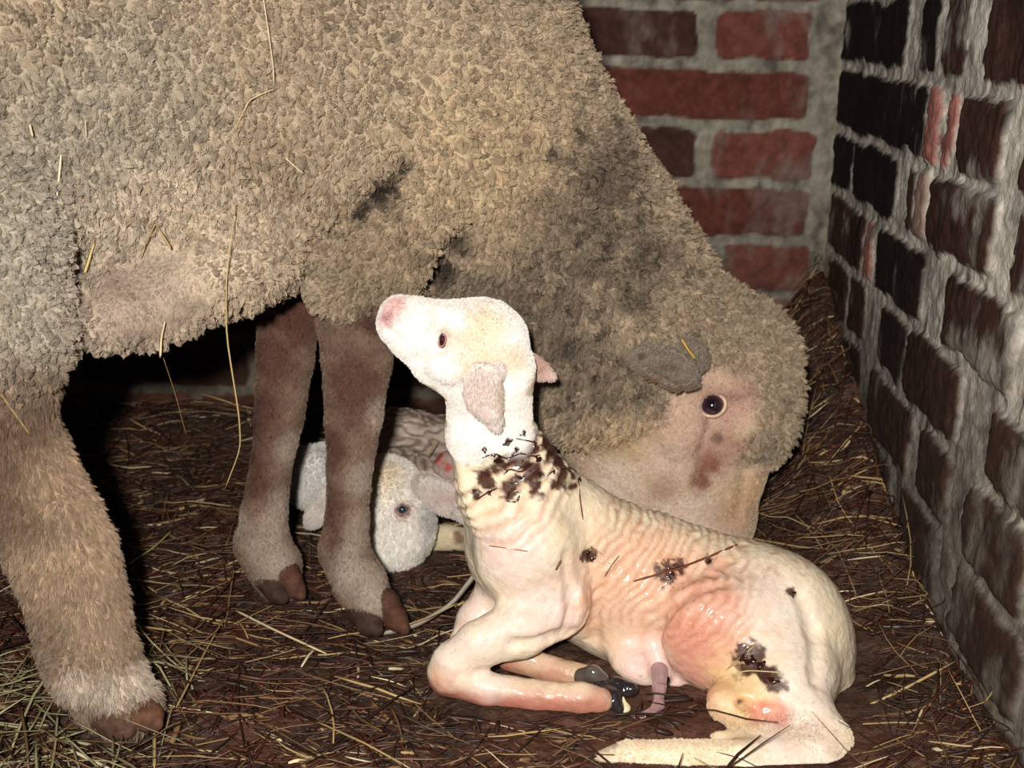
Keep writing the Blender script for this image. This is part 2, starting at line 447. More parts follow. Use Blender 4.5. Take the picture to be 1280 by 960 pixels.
# ------------------------------------------------------------------ hair
cm = np.array(CAM)
def grow(name, V, F, N, lenf, colf, dens, parent, rad=.00022, npt=5, comb=(0, 0, -1), combf=.4, lock=.005, clump=.75, curl=.0006, jit=.3, seed=3, tipjit=.5):
    """short fibres over the part of a body that faces the stable front; lenf per vertex (m), 0 = bare"""
    g = np.random.default_rng(seed)
    A, B_, C_, D_ = V[F[:, 0]], V[F[:, 1]], V[F[:, 2]], V[F[:, 3]]
    n = np.cross(C_-A, D_-B_); area = np.linalg.norm(n, axis=1)/2; n /= (2*area[:, None]+1e-12)
    ctr = (A+B_+C_+D_)/4
    vd = cm-ctr; dist = np.linalg.norm(vd, axis=1); facing = (n*vd).sum(1)/dist
    dd = ctr-cm; z = dd @ FF; sx = (dd @ RR)/z*FPX; sy = (dd @ UU)/z*FPX
    ok = (facing > -.45) & (np.abs(sx) < 860) & (np.abs(sy) < 680) & (z > .1)
    lf = lenf[F].mean(1)
    wgt = area*ok*(lf > .0006)
    tot = int(wgt.sum()*dens)
    if tot == 0: return None
    cum = np.cumsum(wgt); cum /= cum[-1]
    fi = np.searchsorted(cum, g.random(tot))
    s, t = g.random(tot)[:, None], g.random(tot)[:, None]
    W = [(1-s)*(1-t), s*(1-t), s*t, (1-s)*t]
    def smp(X): return sum(W[i]*X[F[fi, i]] for i in range(4))
    R0 = smp(V); NN = smp(N); NN /= np.linalg.norm(NN, axis=1)[:, None]+1e-9
    L = sum(W[i][:, 0]*lenf[F[fi, i]] for i in range(4))*g.uniform(.7, 1.2, tot)
    nl = max(8, int(wgt.sum()/(lock*lock)))
    li = g.choice(tot, min(nl, tot), replace=False)
    kd = KDTree(len(li))
    for j, i_ in enumerate(li): kd.insert(R0[i_], j)
    kd.balance()
    near = np.array([kd.find(R0[i_])[1] for i_ in range(tot)])
    cb = np.array(comb, float)
    ldir = NN[li]+g.normal(0, jit, (len(li), 3))
    c1 = cb-(NN[li]*(NN[li] @ cb)[:, None]); ldir += c1*combf
    ldir /= np.linalg.norm(ldir, axis=1)[:, None]
    lph = g.uniform(0, 6.28, len(li)); lls = g.uniform(.75, 1.2, len(li))
    d = ldir[near]; L = L*lls[near]
    own = R0+NN*0
    tip = R0[li][near]+d*L[:, None]
    mytip = R0+d*L[:, None]
    tipm = mytip*(1-clump)+tip*clump+g.normal(0, 1, (tot, 3))*(lock*.16*tipjit)
    ts = np.linspace(0, 1, npt)
    T1 = np.cross(d, [.3, .5, .8]); T1 /= np.linalg.norm(T1, axis=1)[:, None]; T2 = np.cross(d, T1)
    ph = lph[near]+g.normal(0, .5, tot)
    pts = np.empty((tot, npt, 3))
    for k, tt in enumerate(ts):
        base = R0+(NN*L[:, None]*.5*tt*(1-tt))+(tipm-R0)*(tt**1.25)
        ang = ph+tt*7.5; am = curl*math.sin(min(1, tt*1.6)*1.57)
        pts[:, k] = base+(T1*np.cos(ang)[:, None]+T2*np.sin(ang)[:, None])*am
    # root slightly inside the skin
    pts[:, 0] -= NN*.0008
    off = np.array(parent.location)
    hc = bpy.data.hair_curves.new(name)
    hc.add_curves([npt]*tot)
    hc.points.foreach_set('position', (pts-off).astype(np.float32).ravel())
    ra = np.tile((rad*(1-.55*ts)).astype(np.float32), tot)
    hc.points.foreach_set('radius', ra)
    col = colf(R0, near, g, len(li))
    at = hc.attributes.new('Col', 'FLOAT_COLOR', 'POINT')
    shade = (.82+.25*ts)  # roots darkened, standing in for shade in the gaps between locks
    c4 = np.ones((tot, npt, 4), np.float32); c4[:, :, :3] = np.clip(col[:, None, :]*shade[None, :, None], 0, 1)
    at.data.foreach_set('color', c4.ravel())
    hc.materials.append(M_hair)
    return tag(link(name, hc, parent), None, None, None, 'stuff')

class Hit:
    def __init__(self, V, F): self.b = BVHTree.FromPolygons([tuple(v) for v in V], [tuple(f) for f in F])
    def __call__(self, px, py):
        h = self.b.ray_cast(Vector(CAM), Vector(ray(px, py)).normalized())
        if h[0] is None: return None, None
        n = np.array(h[1]); 
        if n @ (CAM-np.array(h[0])) < 0: n = -n
        return np.array(h[0]), n
def tint(C, V, c, r, col, s=1.0, sharp=1.0, ns=0.0, nscale=.01):
    """a coloured patch of the hide around the point c (r in metres)"""
    if c is None: return
    dd = np.linalg.norm((V-c)/np.asarray(r, float), axis=1)
    m0 = dd < 2.2
    x = dd[m0]
    if ns: x = x+ns*fbm(V[m0], nscale, 77, 3)
    w_ = s*np.clip(1-sst(1-.6*min(1, 1/sharp), 1+.6*min(1, 1/sharp), x), 0, 1)
    C[m0] = C[m0]*(1-w_[:, None])+np.asarray(col)*w_[:, None]
def sphere(c, r, nu=24, nv=14, sc=(1, 1, 1)):
    th = np.linspace(0, 2*math.pi, nu, endpoint=False); ph = np.linspace(.02, math.pi-.02, nv)
    V = np.array([[math.sin(p)*math.cos(t)*sc[0], math.sin(p)*math.sin(t)*sc[1], math.cos(p)*sc[2]] for p in ph for t in th])*r+c
    F = [(i*nu+j, (i+1)*nu+j, (i+1)*nu+(j+1) % nu, i*nu+(j+1) % nu) for i in range(nv-1) for j in range(nu)]
    return V, np.array(F)
def torus_px(hit_c, n, R_, r_, sx=1.0, sy=1.0, ang=0, nu=36, nv=10):
    n = n/np.linalg.norm(n); a = np.cross([0, 0, 1.0], n); a /= np.linalg.norm(a); b = np.cross(n, a)
    a, b = a*math.cos(ang)+b*math.sin(ang), -a*math.sin(ang)+b*math.cos(ang)
    V = []
    for i in range(nu):
        t = 2*math.pi*i/nu; d = a*math.cos(t)*sx+b*math.sin(t)*sy; cc = hit_c+d*R_
        dn = d/np.linalg.norm(d)
        for j in range(nv):
            p = 2*math.pi*j/nv; V.append(cc+dn*math.cos(p)*r_+n*math.sin(p)*r_)
    F = [(i*nv+j, ((i+1) % nu)*nv+j, ((i+1) % nu)*nv+(j+1) % nv, i*nv+(j+1) % nv) for i in range(nu) for j in range(nv)]
    return np.array(V), np.array(F)

# ================================================================== EWE
ewe = thing('ewe', 'large woolly ewe standing over the lambs with her head lowered', 'sheep', (-.28, 1.02, 0))
E_ = Shape()
def W(*a): return np.array(a, float)
E_.add(cone(W(-.86, .92, .62), W(-.60, .98, .575), .20, .255, .80))
E_.add(cone(W(-.60, .98, .575), W(-.34, 1.10, .575), .255, .25, .80), .02)
E_.add(cone(W(-.34, 1.10, .575), W(-.23, 1.13, .645), .25, .205, .80), .02)
# near haunch and thigh
E_.chain([(-210, 190, .90, 190), (-90, 300, .86, 165), (-30, 400, .86, 112), (-22, 455, .87, 88)], .75, .03)
E_.chain([(-22, 455, .87, 84), (-4, 520, .88, 58), (20, 580, .885, 62), (50, 640, .885, 64), (80, 700, .885, 62), (100, 765, .88, 56), (110, 815, .875, 55), (138, 862, .866, 48), (158, 882, .860, 41)], .75, .02)
E_.chain([(84, 838, .85, 24), (92, 858, .845, 20)], 1, .012)                    # dew claw pad
# far hind leg, out of frame
E_.add(cone(W(-.80, 1.12, .50), W(-.86, 1.14, .28), .12, .05), .05)
E_.add(cone(W(-.86, 1.14, .28), W(-.80, 1.14, .05), .045, .035), .03)
# neck, then shoulder and elbow lobe
E_.chain([(545, 40, 1.08, 150), (600, 110, 1.09, 130), (640, 175, 1.11, 126), (712, 285, 1.15, 124), (800, 425, 1.19, 116)], .85, .07)
E_.chain([(520, 150, 1.07, 160), (590, 240, 1.10, 120), (672, 345, 1.14, 106), (750, 445, 1.18, 104)], .85, .07)
E_.chain([(520, 130, 1.06, 140), (500, 220, 1.03, 112), (468, 300, 1.02, 76), (455, 335, 1.03, 66)], .8, .04)
E_.chain([(462, 325, 1.04, 66), (447, 400, 1.055, 50), (446, 450, 1.055, 42), (442, 520, 1.05, 34), (437, 585, 1.05, 27), (434, 645, 1.05, 25), (430, 688, 1.05, 30), (450, 730, 1.042, 32), (466, 758, 1.035, 27)], .85, .014)
E_.chain([(372, 330, 1.17, 58), (361, 390, 1.14, 38), (356, 450, 1.13, 34), (349, 520, 1.12, 29), (338, 590, 1.115, 24), (330, 640, 1.11, 27), (328, 680, 1.105, 33), (342, 706, 1.10, 33), (350, 728, 1.095, 27)], .85, .016)
# skull, cheek, muzzle
E_.chain([(868, 470, 1.20, 118), (850, 560, 1.20, 110)], .70, .02)
E_.chain([(800, 500, 1.20, 96), (812, 575, 1.20, 92)], .75, .02)
E_.chain([(852, 560, 1.19, 100), (876, 650, 1.185, 66), (868, 730, 1.17, 50), (862, 752, 1.165, 46)], .78, .02)
E_.chain([(815, 590, 1.20, 80), (845, 690, 1.18, 60), (850, 745, 1.17, 42)], .70, .02)
E_.blob(945, 470, 1.19, 46, 62, 78, .02, 10)                                    # wool cap over the forehead
E_.blob(950, 530, 1.175, 38, 50, 58, .014, 0)
# brow and cheek bone
E_.blob(905, 478, 1.135, 34, 16, 17, .012, -15)
E_.blob(932, 535, 1.140, 22, 16, 38, .012, -18)
E_.blob(852, 530, 1.125, 28, 18, 42, .014)
sE = E_.surf(890, 507)
E_.cut(ell(sE+.002*ray(890, 507), (.0165, .011, .0125)), .006)                    # eye socket
E_.groove([(886, 538, .004), (880, 572, .005), (868, 612, .003)], .010)
E_.groove([(935, 575, .003), (925, 640, .002)], .012)
# folds of the fleece at elbow, chest and flank
E_.groove([(385, 345, .020), (402, 318, .018), (452, 262, .017), (490, 228, .014), (520, 195, .006)], .012)
E_.groove([(546, 400, .026), (552, 350, .024), (572, 305, .012), (600, 280, .004)], .016)
E_.groove([(88, 440, .014), (96, 380, .012), (106, 300, .005)], .012)
E_.groove([(106, 300, .005), (160, 340, .005), (230, 345, .003)], .012)
E_.blob(165, 380, .965, 70, 110, 46, .03, -8)
E_.blob(275, 335, 1.0, 90, 110, 54, .03, 14)
ev, ef, en = polygonise(E_, (-1.10, .62, -.005), (.45, 1.45, .90), .0034)
ev[:, 2] = np.maximum(ev[:, 2], .004)
def spx(V):
    d = V-CAM; z = d @ FF
    return 640+FPX*(d @ RR)/z, 480-FPX*(d @ UU)/z
# anatomical regions, measured along the animal
HT = Hit(ev, ef)
def dist_to(V, pts, r):
    """0 at the poly-line, 1 at radius r"""
    d = np.full(len(V), 9.0)
    for a, b in zip(pts[:-1], pts[1:]):
        ab = b-a; t = np.clip(((V-a) @ ab)/(ab @ ab), 0, 1); d = np.minimum(d, np.linalg.norm(V-(a+t[:, None]*ab), axis=1))
    return d/r
wool = np.ones(len(ev))
zc = ev[:, 2]
jn = .012*fbm(ev, .02, 5, 2)
elbow = P(455, 385, 1.05)[2]
fore = (ev[:, 0] > -.42) & (ev[:, 0] < -.03) & (zc < elbow+.06) & (ev[:, 1] > .93)
wool = np.where(fore & (ev[:, 0] < P(520, 400, 1.05)[0]), np.minimum(wool, sst(elbow-.012, elbow+.012, zc+jn)), wool)
hk = P(20, 470, .87)[2]
hind = (ev[:, 0] < P(200, 480, .88)[0]) & (zc < hk+.04)
wool = np.where(hind, np.minimum(wool, .42+.58*sst(hk-.02, hk+.02, zc+jn)), wool)
# bare face: union of spheres round the eye, cheek, muzzle
def near(px, py, Y, rpx, soft=.012):
    c = P(px, py, Y); r = rpx*depth(c)/FPX
    return sst(r+soft, r-soft, np.linalg.norm(ev-c, axis=1)+jn)
face = np.zeros(len(ev))
for a in [(886, 520, 1.12, 62), (842, 600, 1.13, 92), (762, 600, 1.15, 62), (900, 660, 1.17, 110), (868, 740, 1.17, 120), (790, 640, 1.17, 80), (840, 455, 1.12, 30)]:
    face = np.maximum(face, near(*a))
wool = wool*(1-face)
c0 = P(162, 378, .86); bare = sst(1.15, .85, np.linalg.norm((ev-c0)/np.array([.048, .14, .040]), axis=1)+20*jn)
wool = wool*(1-.8*bare)
# displacement: lumpy fleece
lum = fbm(ev, .045, 3, 2)*.0045+np.abs(noise(ev+.004*fbm(ev, .02, 8, 2)[:, None], (.010, .012, .016), 9))*.0065
nrm = vnormals(ev, ef)
if (nrm*en).sum() < 0: ef = ef[:, ::-1]; nrm = -nrm
ev2 = ev+nrm*(lum*wool+fbm(ev, .02, 31, 2)*.0012*(1-wool))[:, None]
# hide colour
woolc = lin(158, 140, 116)
CE = np.tile(woolc, (len(ev), 1))*(1+.12*fbm(ev, .09, 41, 3)[:, None])
def H_(px, py): return HT(px, py)[0]
def etint(px, py, rpx, col, s=1, **k):
    c = H_(px, py)
    if c is None: return
    tint(CE, ev, c, rpx*depth(c)/FPX*np.array(k.pop('asp', (1, 1.5, 1))), col, s, **k)
legb, legr, legp = lin(118, 96, 80), lin(80, 50, 41), lin(162, 148, 132)
lg = (1-wool)*(fore | (hind & (zc < hk)))*(1-face)
CE = CE*(1-lg[:, None])+legb*(1+.38*fbm(ev, .018, 61, 4)[:, None])*lg[:, None]
cE_face = lin(186, 162, 138)
CE = CE*(1-face[:, None])+cE_face*(1+.10*fbm(ev, .03, 62, 3)[:, None])*face[:, None]
gy_, ltg, brw = lin(168, 158, 142), lin(150, 140, 125), lin(120, 80, 55)
etint(60, 250, 150, lin(158, 150, 134), .7, ns=.3, nscale=.05)
etint(40, 380, 120, lin(160, 152, 136), .7, ns=.4, nscale=.03)
etint(150, 120, 110, lin(150, 140, 122), .6, ns=.3, nscale=.05)
etint(230, 310, 120, lin(192, 174, 150), .75, ns=.4, nscale=.05)
etint(165, 375, 66, lin(160, 142, 126), .9, asp=(1, 2, .75))
etint(620, 200, 110, lin(172, 150, 118), .7, ns=.4, nscale=.05)
etint(480, 330, 70, lin(132, 114, 90), .6, ns=.4, nscale=.03)
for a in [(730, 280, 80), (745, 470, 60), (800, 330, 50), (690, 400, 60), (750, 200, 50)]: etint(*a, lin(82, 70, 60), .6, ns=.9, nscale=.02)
for a in [(480, 240, 22), (508, 205, 13), (456, 262, 15), (494, 222, 16)]: etint(*a, lin(34, 25, 20), .95, ns=.6, nscale=.01)  # armpit cleft: dirt and crease shade, both darkened into the wool colour
etint(558, 330, 26, lin(36, 27, 22), .95, ns=.6, nscale=.01); etint(575, 300, 18, lin(40, 30, 24), .8, ns=.6, nscale=.01)  # shade of the crease before the elbow, painted dark in the wool
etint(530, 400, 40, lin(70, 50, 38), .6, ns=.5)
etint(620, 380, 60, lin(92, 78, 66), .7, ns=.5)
# legs: rusty stains and pale pasterns
for a in [(338, 450, 30), (330, 520, 26), (322, 600, 20), (375, 400, 24), (418, 560, 16), (420, 640, 20), (440, 480, 30), (425, 690, 14), (470, 400, 24), (360, 385, 18)]: etint(*a, legr, .85, ns=.6, nscale=.015, asp=(1, 1.2, 1.7))
for a in [(455, 600, 22), (450, 660, 22), (475, 520, 18), (365, 560, 18), (350, 640, 20), (455, 730, 30), (430, 712, 18), (470, 752, 18), (335, 690, 30), (352, 722, 18), (300, 655, 15)]: etint(*a, legp, .6, ns=.5, nscale=.015, asp=(1, 1.2, 1.3))
for a in [(30, 500, 60), (20, 620, 70), (10, 560, 50)]: etint(*a, lin(112, 90, 72), .7, ns=.5, nscale=.03)
for a in [(100, 600, 55), (120, 700, 50), (120, 790, 40), (60, 720, 60)]: etint(*a, lin(176, 150, 122), .65, ns=.4, nscale=.03)
for a in [(140, 868, 26), (178, 850, 20), (92, 862, 20)]: etint(*a, lin(205, 190, 172), .7, ns=.4)
# face marks
for a, c, s in [((900, 560, 32), lin(160, 112, 98), .65), ((886, 580, 15), lin(120, 66, 50), .8), ((876, 600, 13), lin(118, 66, 50), .85), ((868, 618, 9), lin(130, 80, 60), .7), ((896, 548, 8), lin(60, 34, 30), .8), ((850, 540, 45), lin(205, 170, 154), .6),
                ((912, 500, 30), lin(184, 140, 128), .7), ((880, 480, 26), lin(190, 155, 135), .6), ((935, 620, 30), lin(212, 180, 138), .8), ((925, 640, 26), lin(190, 150, 120), .5), ((780, 560, 60), lin(196, 168, 130), .7),
                ((770, 600, 34), lin(226, 208, 192), .6), ((840, 655, 40), lin(228, 206, 190), .5), ((860, 640, 26), lin(222, 200, 182), .6), ((830, 610, 18), lin(160, 125, 108), .6), ((830, 575, 28), lin(210, 185, 170), .6), ((960, 560, 20), lin(130, 118, 100), .6)]:
    etint(*a, np.asarray(c)*.84, s, ns=.4, nscale=.012)
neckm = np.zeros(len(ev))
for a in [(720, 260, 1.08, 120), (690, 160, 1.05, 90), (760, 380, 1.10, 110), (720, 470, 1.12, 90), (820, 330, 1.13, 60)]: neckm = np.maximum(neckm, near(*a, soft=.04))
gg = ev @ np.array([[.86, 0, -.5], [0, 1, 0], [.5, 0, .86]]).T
crev = sst(.05, .55, fbm(gg, (.006, .008, .020), 95, 2))*wool  # streaks of crevice shade between the locks, painted into the wool colour
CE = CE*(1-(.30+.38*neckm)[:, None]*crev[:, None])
brf = sst(.35, .7, fbm(ev, .009, 97, 2))*sst(-.2, .4, fbm(ev, .06, 98, 2))*wool
CE = CE*(1-.4*brf[:, None])+lin(120, 78, 50)*.4*brf[:, None]
CE = np.clip(CE, .01, .95)
mat_e = mat_attr('ewe_hide', .85, .15, [('noise', 320, .5, .002), ('noise', 110, .4, .003)], var=.10, var_scale=200)
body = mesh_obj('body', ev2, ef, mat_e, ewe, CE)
nrm2 = vnormals(ev2, ef)
kde = KDTree(len(ev2)//3+1)
for i_ in range(0, len(ev2), 3): kde.insert(ev2[i_], i_)
kde.balance()
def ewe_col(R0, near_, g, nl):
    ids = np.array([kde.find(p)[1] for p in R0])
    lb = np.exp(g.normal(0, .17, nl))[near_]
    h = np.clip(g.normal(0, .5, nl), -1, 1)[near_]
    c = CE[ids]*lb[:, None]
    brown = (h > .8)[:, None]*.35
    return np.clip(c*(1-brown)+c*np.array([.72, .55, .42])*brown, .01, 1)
blotch = .75+.35*fbm(ev2, .05, 91, 2)
Lw = np.where(wool > .55, .0095*wool*blotch, 0)
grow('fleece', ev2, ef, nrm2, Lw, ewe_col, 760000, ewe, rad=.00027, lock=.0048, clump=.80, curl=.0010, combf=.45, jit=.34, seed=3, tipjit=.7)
Ls = np.where(wool <= .55, .0024+.004*np.where(hind, 1, 0)*sst(.1, .45, wool), 0)*np.where(face > .5, .7, 1)
grow('short_hair', ev2, ef, nrm2, Ls, ewe_col, 1100000, ewe, rad=.00014, npt=4, lock=.003, clump=.35, curl=.0003, combf=1.3, jit=.25, seed=5)
# eye
def eyeset(parent, shape_pt, view, n, r, col, lidcol, sx=1.0, sy=.78, ang=0.0, lid=.17, sink=.62, lab=None):
    v = np.asarray(view, float); v = v/np.linalg.norm(v)
    c = shape_pt+v*r*sink
    V_, F_ = sphere(c, r, 32, 20)
    # darker pupil faces outward, along the eye's own axis
    o = -v*.6+n*.4; o /= np.linalg.norm(o)
    cs_ = ((V_-c)/r) @ o
    C_ = np.tile(col, (len(V_), 1)); C_ = C_*(1-.75*sst(.80, .86, cs_)[:, None]); C_ = C_*(1-sst(.45, .30, cs_)[:, None])+lin(200, 176, 160)*sst(.45, .30, cs_)[:, None]
    e = mesh_obj('eye', V_, F_, M_eye, parent, C_)
    if lab: e['label'] = lab
    tv, tf = torus_px(c+o*r*.55, o, r*.95, r*lid, sx, sy, ang)
    tv = tv+(fbm(tv, r*.5, 5, 2)*r*.05)[:, None]*o
    mesh_obj('eyelid', tv, tf, M_skin, parent, np.tile(lidcol, (len(tv), 1)))
def surf_n(sh, p, e=.002):
    g = np.array([float(sh((p+np.eye(3)[i]*e)[None])[0]-sh((p-np.eye(3)[i]*e)[None])[0]) for i in range(3)]); return g/np.linalg.norm(g)
eyeset(ewe, sE, ray(890, 507), -ray(890, 507)*.8+W(.1, 0, .2), .0135, lin(62, 40, 50), lin(188, 158, 132), 1.0, .86, .3, .15, .45, 'dark glossy purplish eye')
# ear (hanging, facing back)
def colnear(V, C, var=.08):
    kd = KDTree(len(V))
    for i_ in range(len(V)): kd.insert(V[i_], i_)
    kd.balance()
    def f(R0, near_, g, nl):
        ids = np.array([kd.find(p)[1] for p in R0]); return np.clip(C[ids]*np.exp(g.normal(0, var, nl))[near_][:, None], .01, .95)
    return f
def ear_build(sh, lo_, hi_, col, parent, h=.0013, lab=None, cp=(), hair=.002, dens=3000000, comb=(0, 0, -1), rad=.0001):
    V, F, N = polygonise(sh, lo_, hi_, h)
    C = np.tile(col, (len(V), 1))*(1+.12*fbm(V, .008, 3)[:, None])
    for (c, r, cc, s_) in cp: tint(C, V, c, r, cc, s_, ns=.3)
    C = np.clip(C, .01, .95)
    n = vnormals(V, F)
    if (n*N).sum() < 0: F = F[:, ::-1]; n = -n
    o = mesh_obj('ear', V, F, M_fur, parent, C)
    if lab: o['label'] = lab
    f = grow('ear_hair', V, F, n, np.full(len(V), hair), colnear(V, C), dens, parent, rad=rad, npt=4, lock=.0022, clump=.4, curl=.0002, combf=1.4, jit=.2, seed=21, comb=comb)
    if f is not None:
        f.parent = o; f.location = np.array(parent.location)-(np.array(o.location)+np.array(parent.location))
    return o
Ye = float(E_.surf(838, 455)[1])
Ee = Shape()
Ee.blob(832, 456, Ye-.018, 44, 6, 23, .006, -22)
Ee.blob(806, 449, Ye-.020, 22, 5, 11, .008, -12)
Ee.blob(862, 446, Ye-.004, 26, 9, 22, .010, -30)
Ee.chain([(792, 450, Ye-.022, 3), (815, 470, Ye-.025, 4), (845, 484, Ye-.026, 4), (868, 480, Ye-.018, 5)], 1, .006)
Ee.blob(834, 450, Ye-.028, 34, 7, 15, .006, -20, cut=True)
ear_build(Ee, P(770, 400, Ye-.05)+W(0, 0, -.10), P(900, 400, Ye+.03)+W(0, 0, .02), lin(126, 114, 100), ewe, .0014, 'grey brown lop ear',
    [(P(815, 474, Ye-.026), (.010, .02, .005), lin(112, 84, 66), .7), (P(850, 486, Ye-.026), (.016, .02, .005), lin(112, 84, 66), .7), (P(803, 447, Ye-.03), (.004, .02, .003), lin(60, 48, 40), .7), (P(836, 462, Ye-.03), (.012, .02, .004), lin(80, 68, 58), .5), (P(868, 440, Ye-.03), (.012, .02, .008), lin(104, 84, 68), .6)],
    hair=.0032, dens=2500000, comb=(-.8, 0, -.6), rad=.00013)
# hooves : two claws each
def claw(pts, parent, col, q=.9, extra=None):
    s = Shape(); s.chain(pts, q, .006)
    c = np.array([P(a[0], a[1], a[2]) for a in pts]); r = .05
    fn = lambda p: np.maximum(s(p), -(p[:, 2]-.001))
    V, F, N = polygonise(fn, c.min(0)-r, c.max(0)+r, .0017)
    C = np.tile(col, (len(V), 1))*(1+.25*fbm(V, (.02, .02, .003), 4)[:, None])
    return mesh_obj('hoof', V, F, M_horn, parent, np.clip(C, .01, 1))
hb = lin(76, 48, 36); hd = lin(58, 42, 34)
claw([(452, 758, 1.036, 21), (462, 778, 1.022, 17), (472, 788, 1.012, 8)], ewe, hd)
claw([(480, 752, 1.034, 19), (496, 775, 1.024, 14), (506, 787, 1.016, 7)], ewe, hb)
claw([(338, 724, 1.09, 20), (348, 741, 1.080, 15), (354, 748, 1.074, 7)], ewe, hd)
claw([(358, 718, 1.09, 19), (370, 737, 1.082, 12), (377, 745, 1.076, 6)], ewe, hb)
claw([(140, 892, .854, 30), (150, 902, .846, 24), (158, 912, .838, 12)], ewe, lin(84, 62, 48))
claw([(170, 882, .858, 26), (184, 895, .848, 20), (194, 905, .840, 10)], ewe, lin(92, 62, 46))

# ================================================================== LAMB IN FRONT
lamb = thing('lamb', 'wet cream newborn lamb in front lying folded with its nose raised', 'lamb', (.12, .98, 0))
L_ = Shape()
# trunk
L_.chain([(668, 685, 1.005, 84), (705, 695, 1.01, 95), (800, 738, 1.02, 102), (905, 778, 1.02, 110), (952, 800, 1.01, 108)], .72, .02)
L_.chain([(985, 830, 1.0, 76), (1000, 865, .98, 62)], .8, .02)
# neck and throat
L_.chain([(612, 470, .97, 50), (612, 540, .975, 54), (640, 608, .985, 70), (672, 660, 1.0, 84)], .72, .018)
L_.blob(588, 545, .962, 27, 24, 28, .012, 10)
L_.chain([(577, 572, .955, 4), (581, 606, .952, 7), (592, 644, .952, 6)], .8, .012)      # dewlap fold
# head
L_.chain([(602, 442, .96, 62), (616, 466, .96, 51)], .74, .012)
L_.chain([(600, 425, .96, 48), (556, 420, .955, 42), (520, 404, .95, 31), (502, 397, .945, 26)], .78, .012)
L_.chain([(590, 470, .96, 42), (552, 452, .955, 34), (512, 425, .948, 22), (496, 412, .945, 18)], .72, .012)
L_.blob(495, 388, .94, 15, 17, 12, .006, 30)
L_.blob(566, 400, .936, 24, 12, 12, .018, -24)                                          # brow
L_.blob(556, 455, .930, 26, 12, 20, .012, -30)                                          # cheek
L_.blob(528, 384, .918, 26, 14, 12, .014, -6, cut=True)                                 # hollow beside the nose bridge
sl = L_.surf(553, 426)
L_.cut(ell(sl, (.0045, .006, .0085)), .005)
L_.groove([(489, 383, .0016), (485, 391, .0022), (490, 396, .001)], .003)
L_.groove([(478, 404, .001), (494, 418, .0016), (516, 436, .0006)], .003)
L_.groove([(545, 440, .002), (520, 452, .001)], .010)
# shoulder, folded foreleg
L_.blob(655, 690, .955, 62, 45, 70, .02, -10)
L_.chain([(690, 755, .955, 48), (650, 785, .935, 38), (600, 805, .925, 30), (568, 830, .922, 28), (562, 840, .922, 27)], .85, .014)
L_.chain([(562, 845, .920, 25), (610, 862, .915, 21), (670, 870, .912, 20), (725, 874, .91, 21), (748, 876, .91, 18)], .9, .006)
# far foreleg knee and tucked cannon
L_.chain([(640, 740, 1.02, 46), (598, 775, 1.0, 26), (582, 800, .995, 20)], .8, .012)
L_.chain([(640, 820, .965, 20), (690, 838, .955, 17), (735, 850, .945, 18)], .85, .008)
# haunch
L_.blob(960, 775, .985, 84, 62, 84, .03)
L_.blob(990, 820, .975, 62, 56, 70, .03)
L_.blob(918, 800, .955, 98, 48, 78, .018, -18)
L_.blob(975, 850, .93, 72, 48, 62, .02)
L_.blob(920, 880, .90, 38, 30, 24, .014, -15)
L_.chain([(985, 880, .905, 52), (1025, 925, .875, 38), (1020, 945, .862, 34)], .8, .016)
L_.chain([(1015, 950, .855, 32), (930, 950, .845, 26), (850, 950, .842, 23), (785, 948, .842, 22)], .85, .012)
L_.chain([(900, 925, .87, 12), (960, 930, .865, 18)], .8, .014)
# belly, navel
L_.blob(800, 832, .965, 40, 30, 22, .018, -20)
L_.blob(838, 850, .955, 16, 14, 12, .012, -20)
# folds
L_.groove([(852, 872, .003), (826, 846, .005), (817, 800, .006), (832, 762, .005), (868, 738, .003), (910, 728, .001)], .010)
L_.groove([(706, 795, .004), (716, 745, .003), (708, 695, .001)], .010)
L_.groove([(742, 800, .003), (748, 740, .002), (738, 690, .001)], .010)
L_.groove([(640, 805, .003), (690, 798, .004), (715, 790, .002)], .008)
L_.groove([(880, 880, .003), (930, 880, .003), (985, 890, .002)], .008)
L_.groove([(1000, 745, .001), (1018, 790, .003), (1020, 850, .002)], .012)
lv, lf, ln = polygonise(L_, P(470, 400, 1.0)*[1, 0, 0]+W(-.02, .78, -.004), W(.36, 1.16, .40), .0021)
lv[:, 2] = np.maximum(lv[:, 2], .003)
HL = Hit(lv, lf)
nl_ = vnormals(lv, lf)
if (nl_*ln).sum() < 0: lf = lf[:, ::-1]; nl_ = -nl_
# head / body masks
hm = np.zeros(len(lv))
for a in [(602, 440, .96, 74), (540, 420, .95, 64), (500, 400, .945, 45), (590, 545, .96, 36), (612, 510, .965, 58), (640, 540, .97, 30)]:
    c = P(a[0], a[1], a[2]); r = a[3]*depth(c)/FPX
    hm = np.maximum(hm, sst(r+.004, r-.006, np.linalg.norm((lv-c)*[1, .7, 1], axis=1)))
# skin wrinkles over ribs and neck (real folds)
ax0, ax1 = P(690, 660, 1.0), P(930, 760, 1.0); axd = (ax1-ax0)/np.linalg.norm(ax1-ax0)
s_ = (lv-ax0) @ axd
up_ = lv[:, 2]
ph_ = (s_+.35*(.13-up_)+.016*fbm(lv, .035, 13, 3))/.0102*2*math.pi
zone = sst(.02, .06, s_)*sst(.20, .15, s_)*sst(.035, .07, up_)*(1-hm)
amp = .0015*np.clip(.45+1.3*fbm(lv, .022, 19, 2), 0, 1.2)
nk0, nk1 = P(615, 560, .98), P(690, 660, 1.0); nd = (nk1-nk0)/np.linalg.norm(nk1-nk0)
t_ = (lv-nk0) @ nd
zone2 = sst(-.005, .008, t_)*sst(.075, .05, t_)*(lv[:, 2] > .14)*(1-hm)
ph2 = (t_+.006*fbm(lv, .02, 23, 2))/.0105*2*math.pi
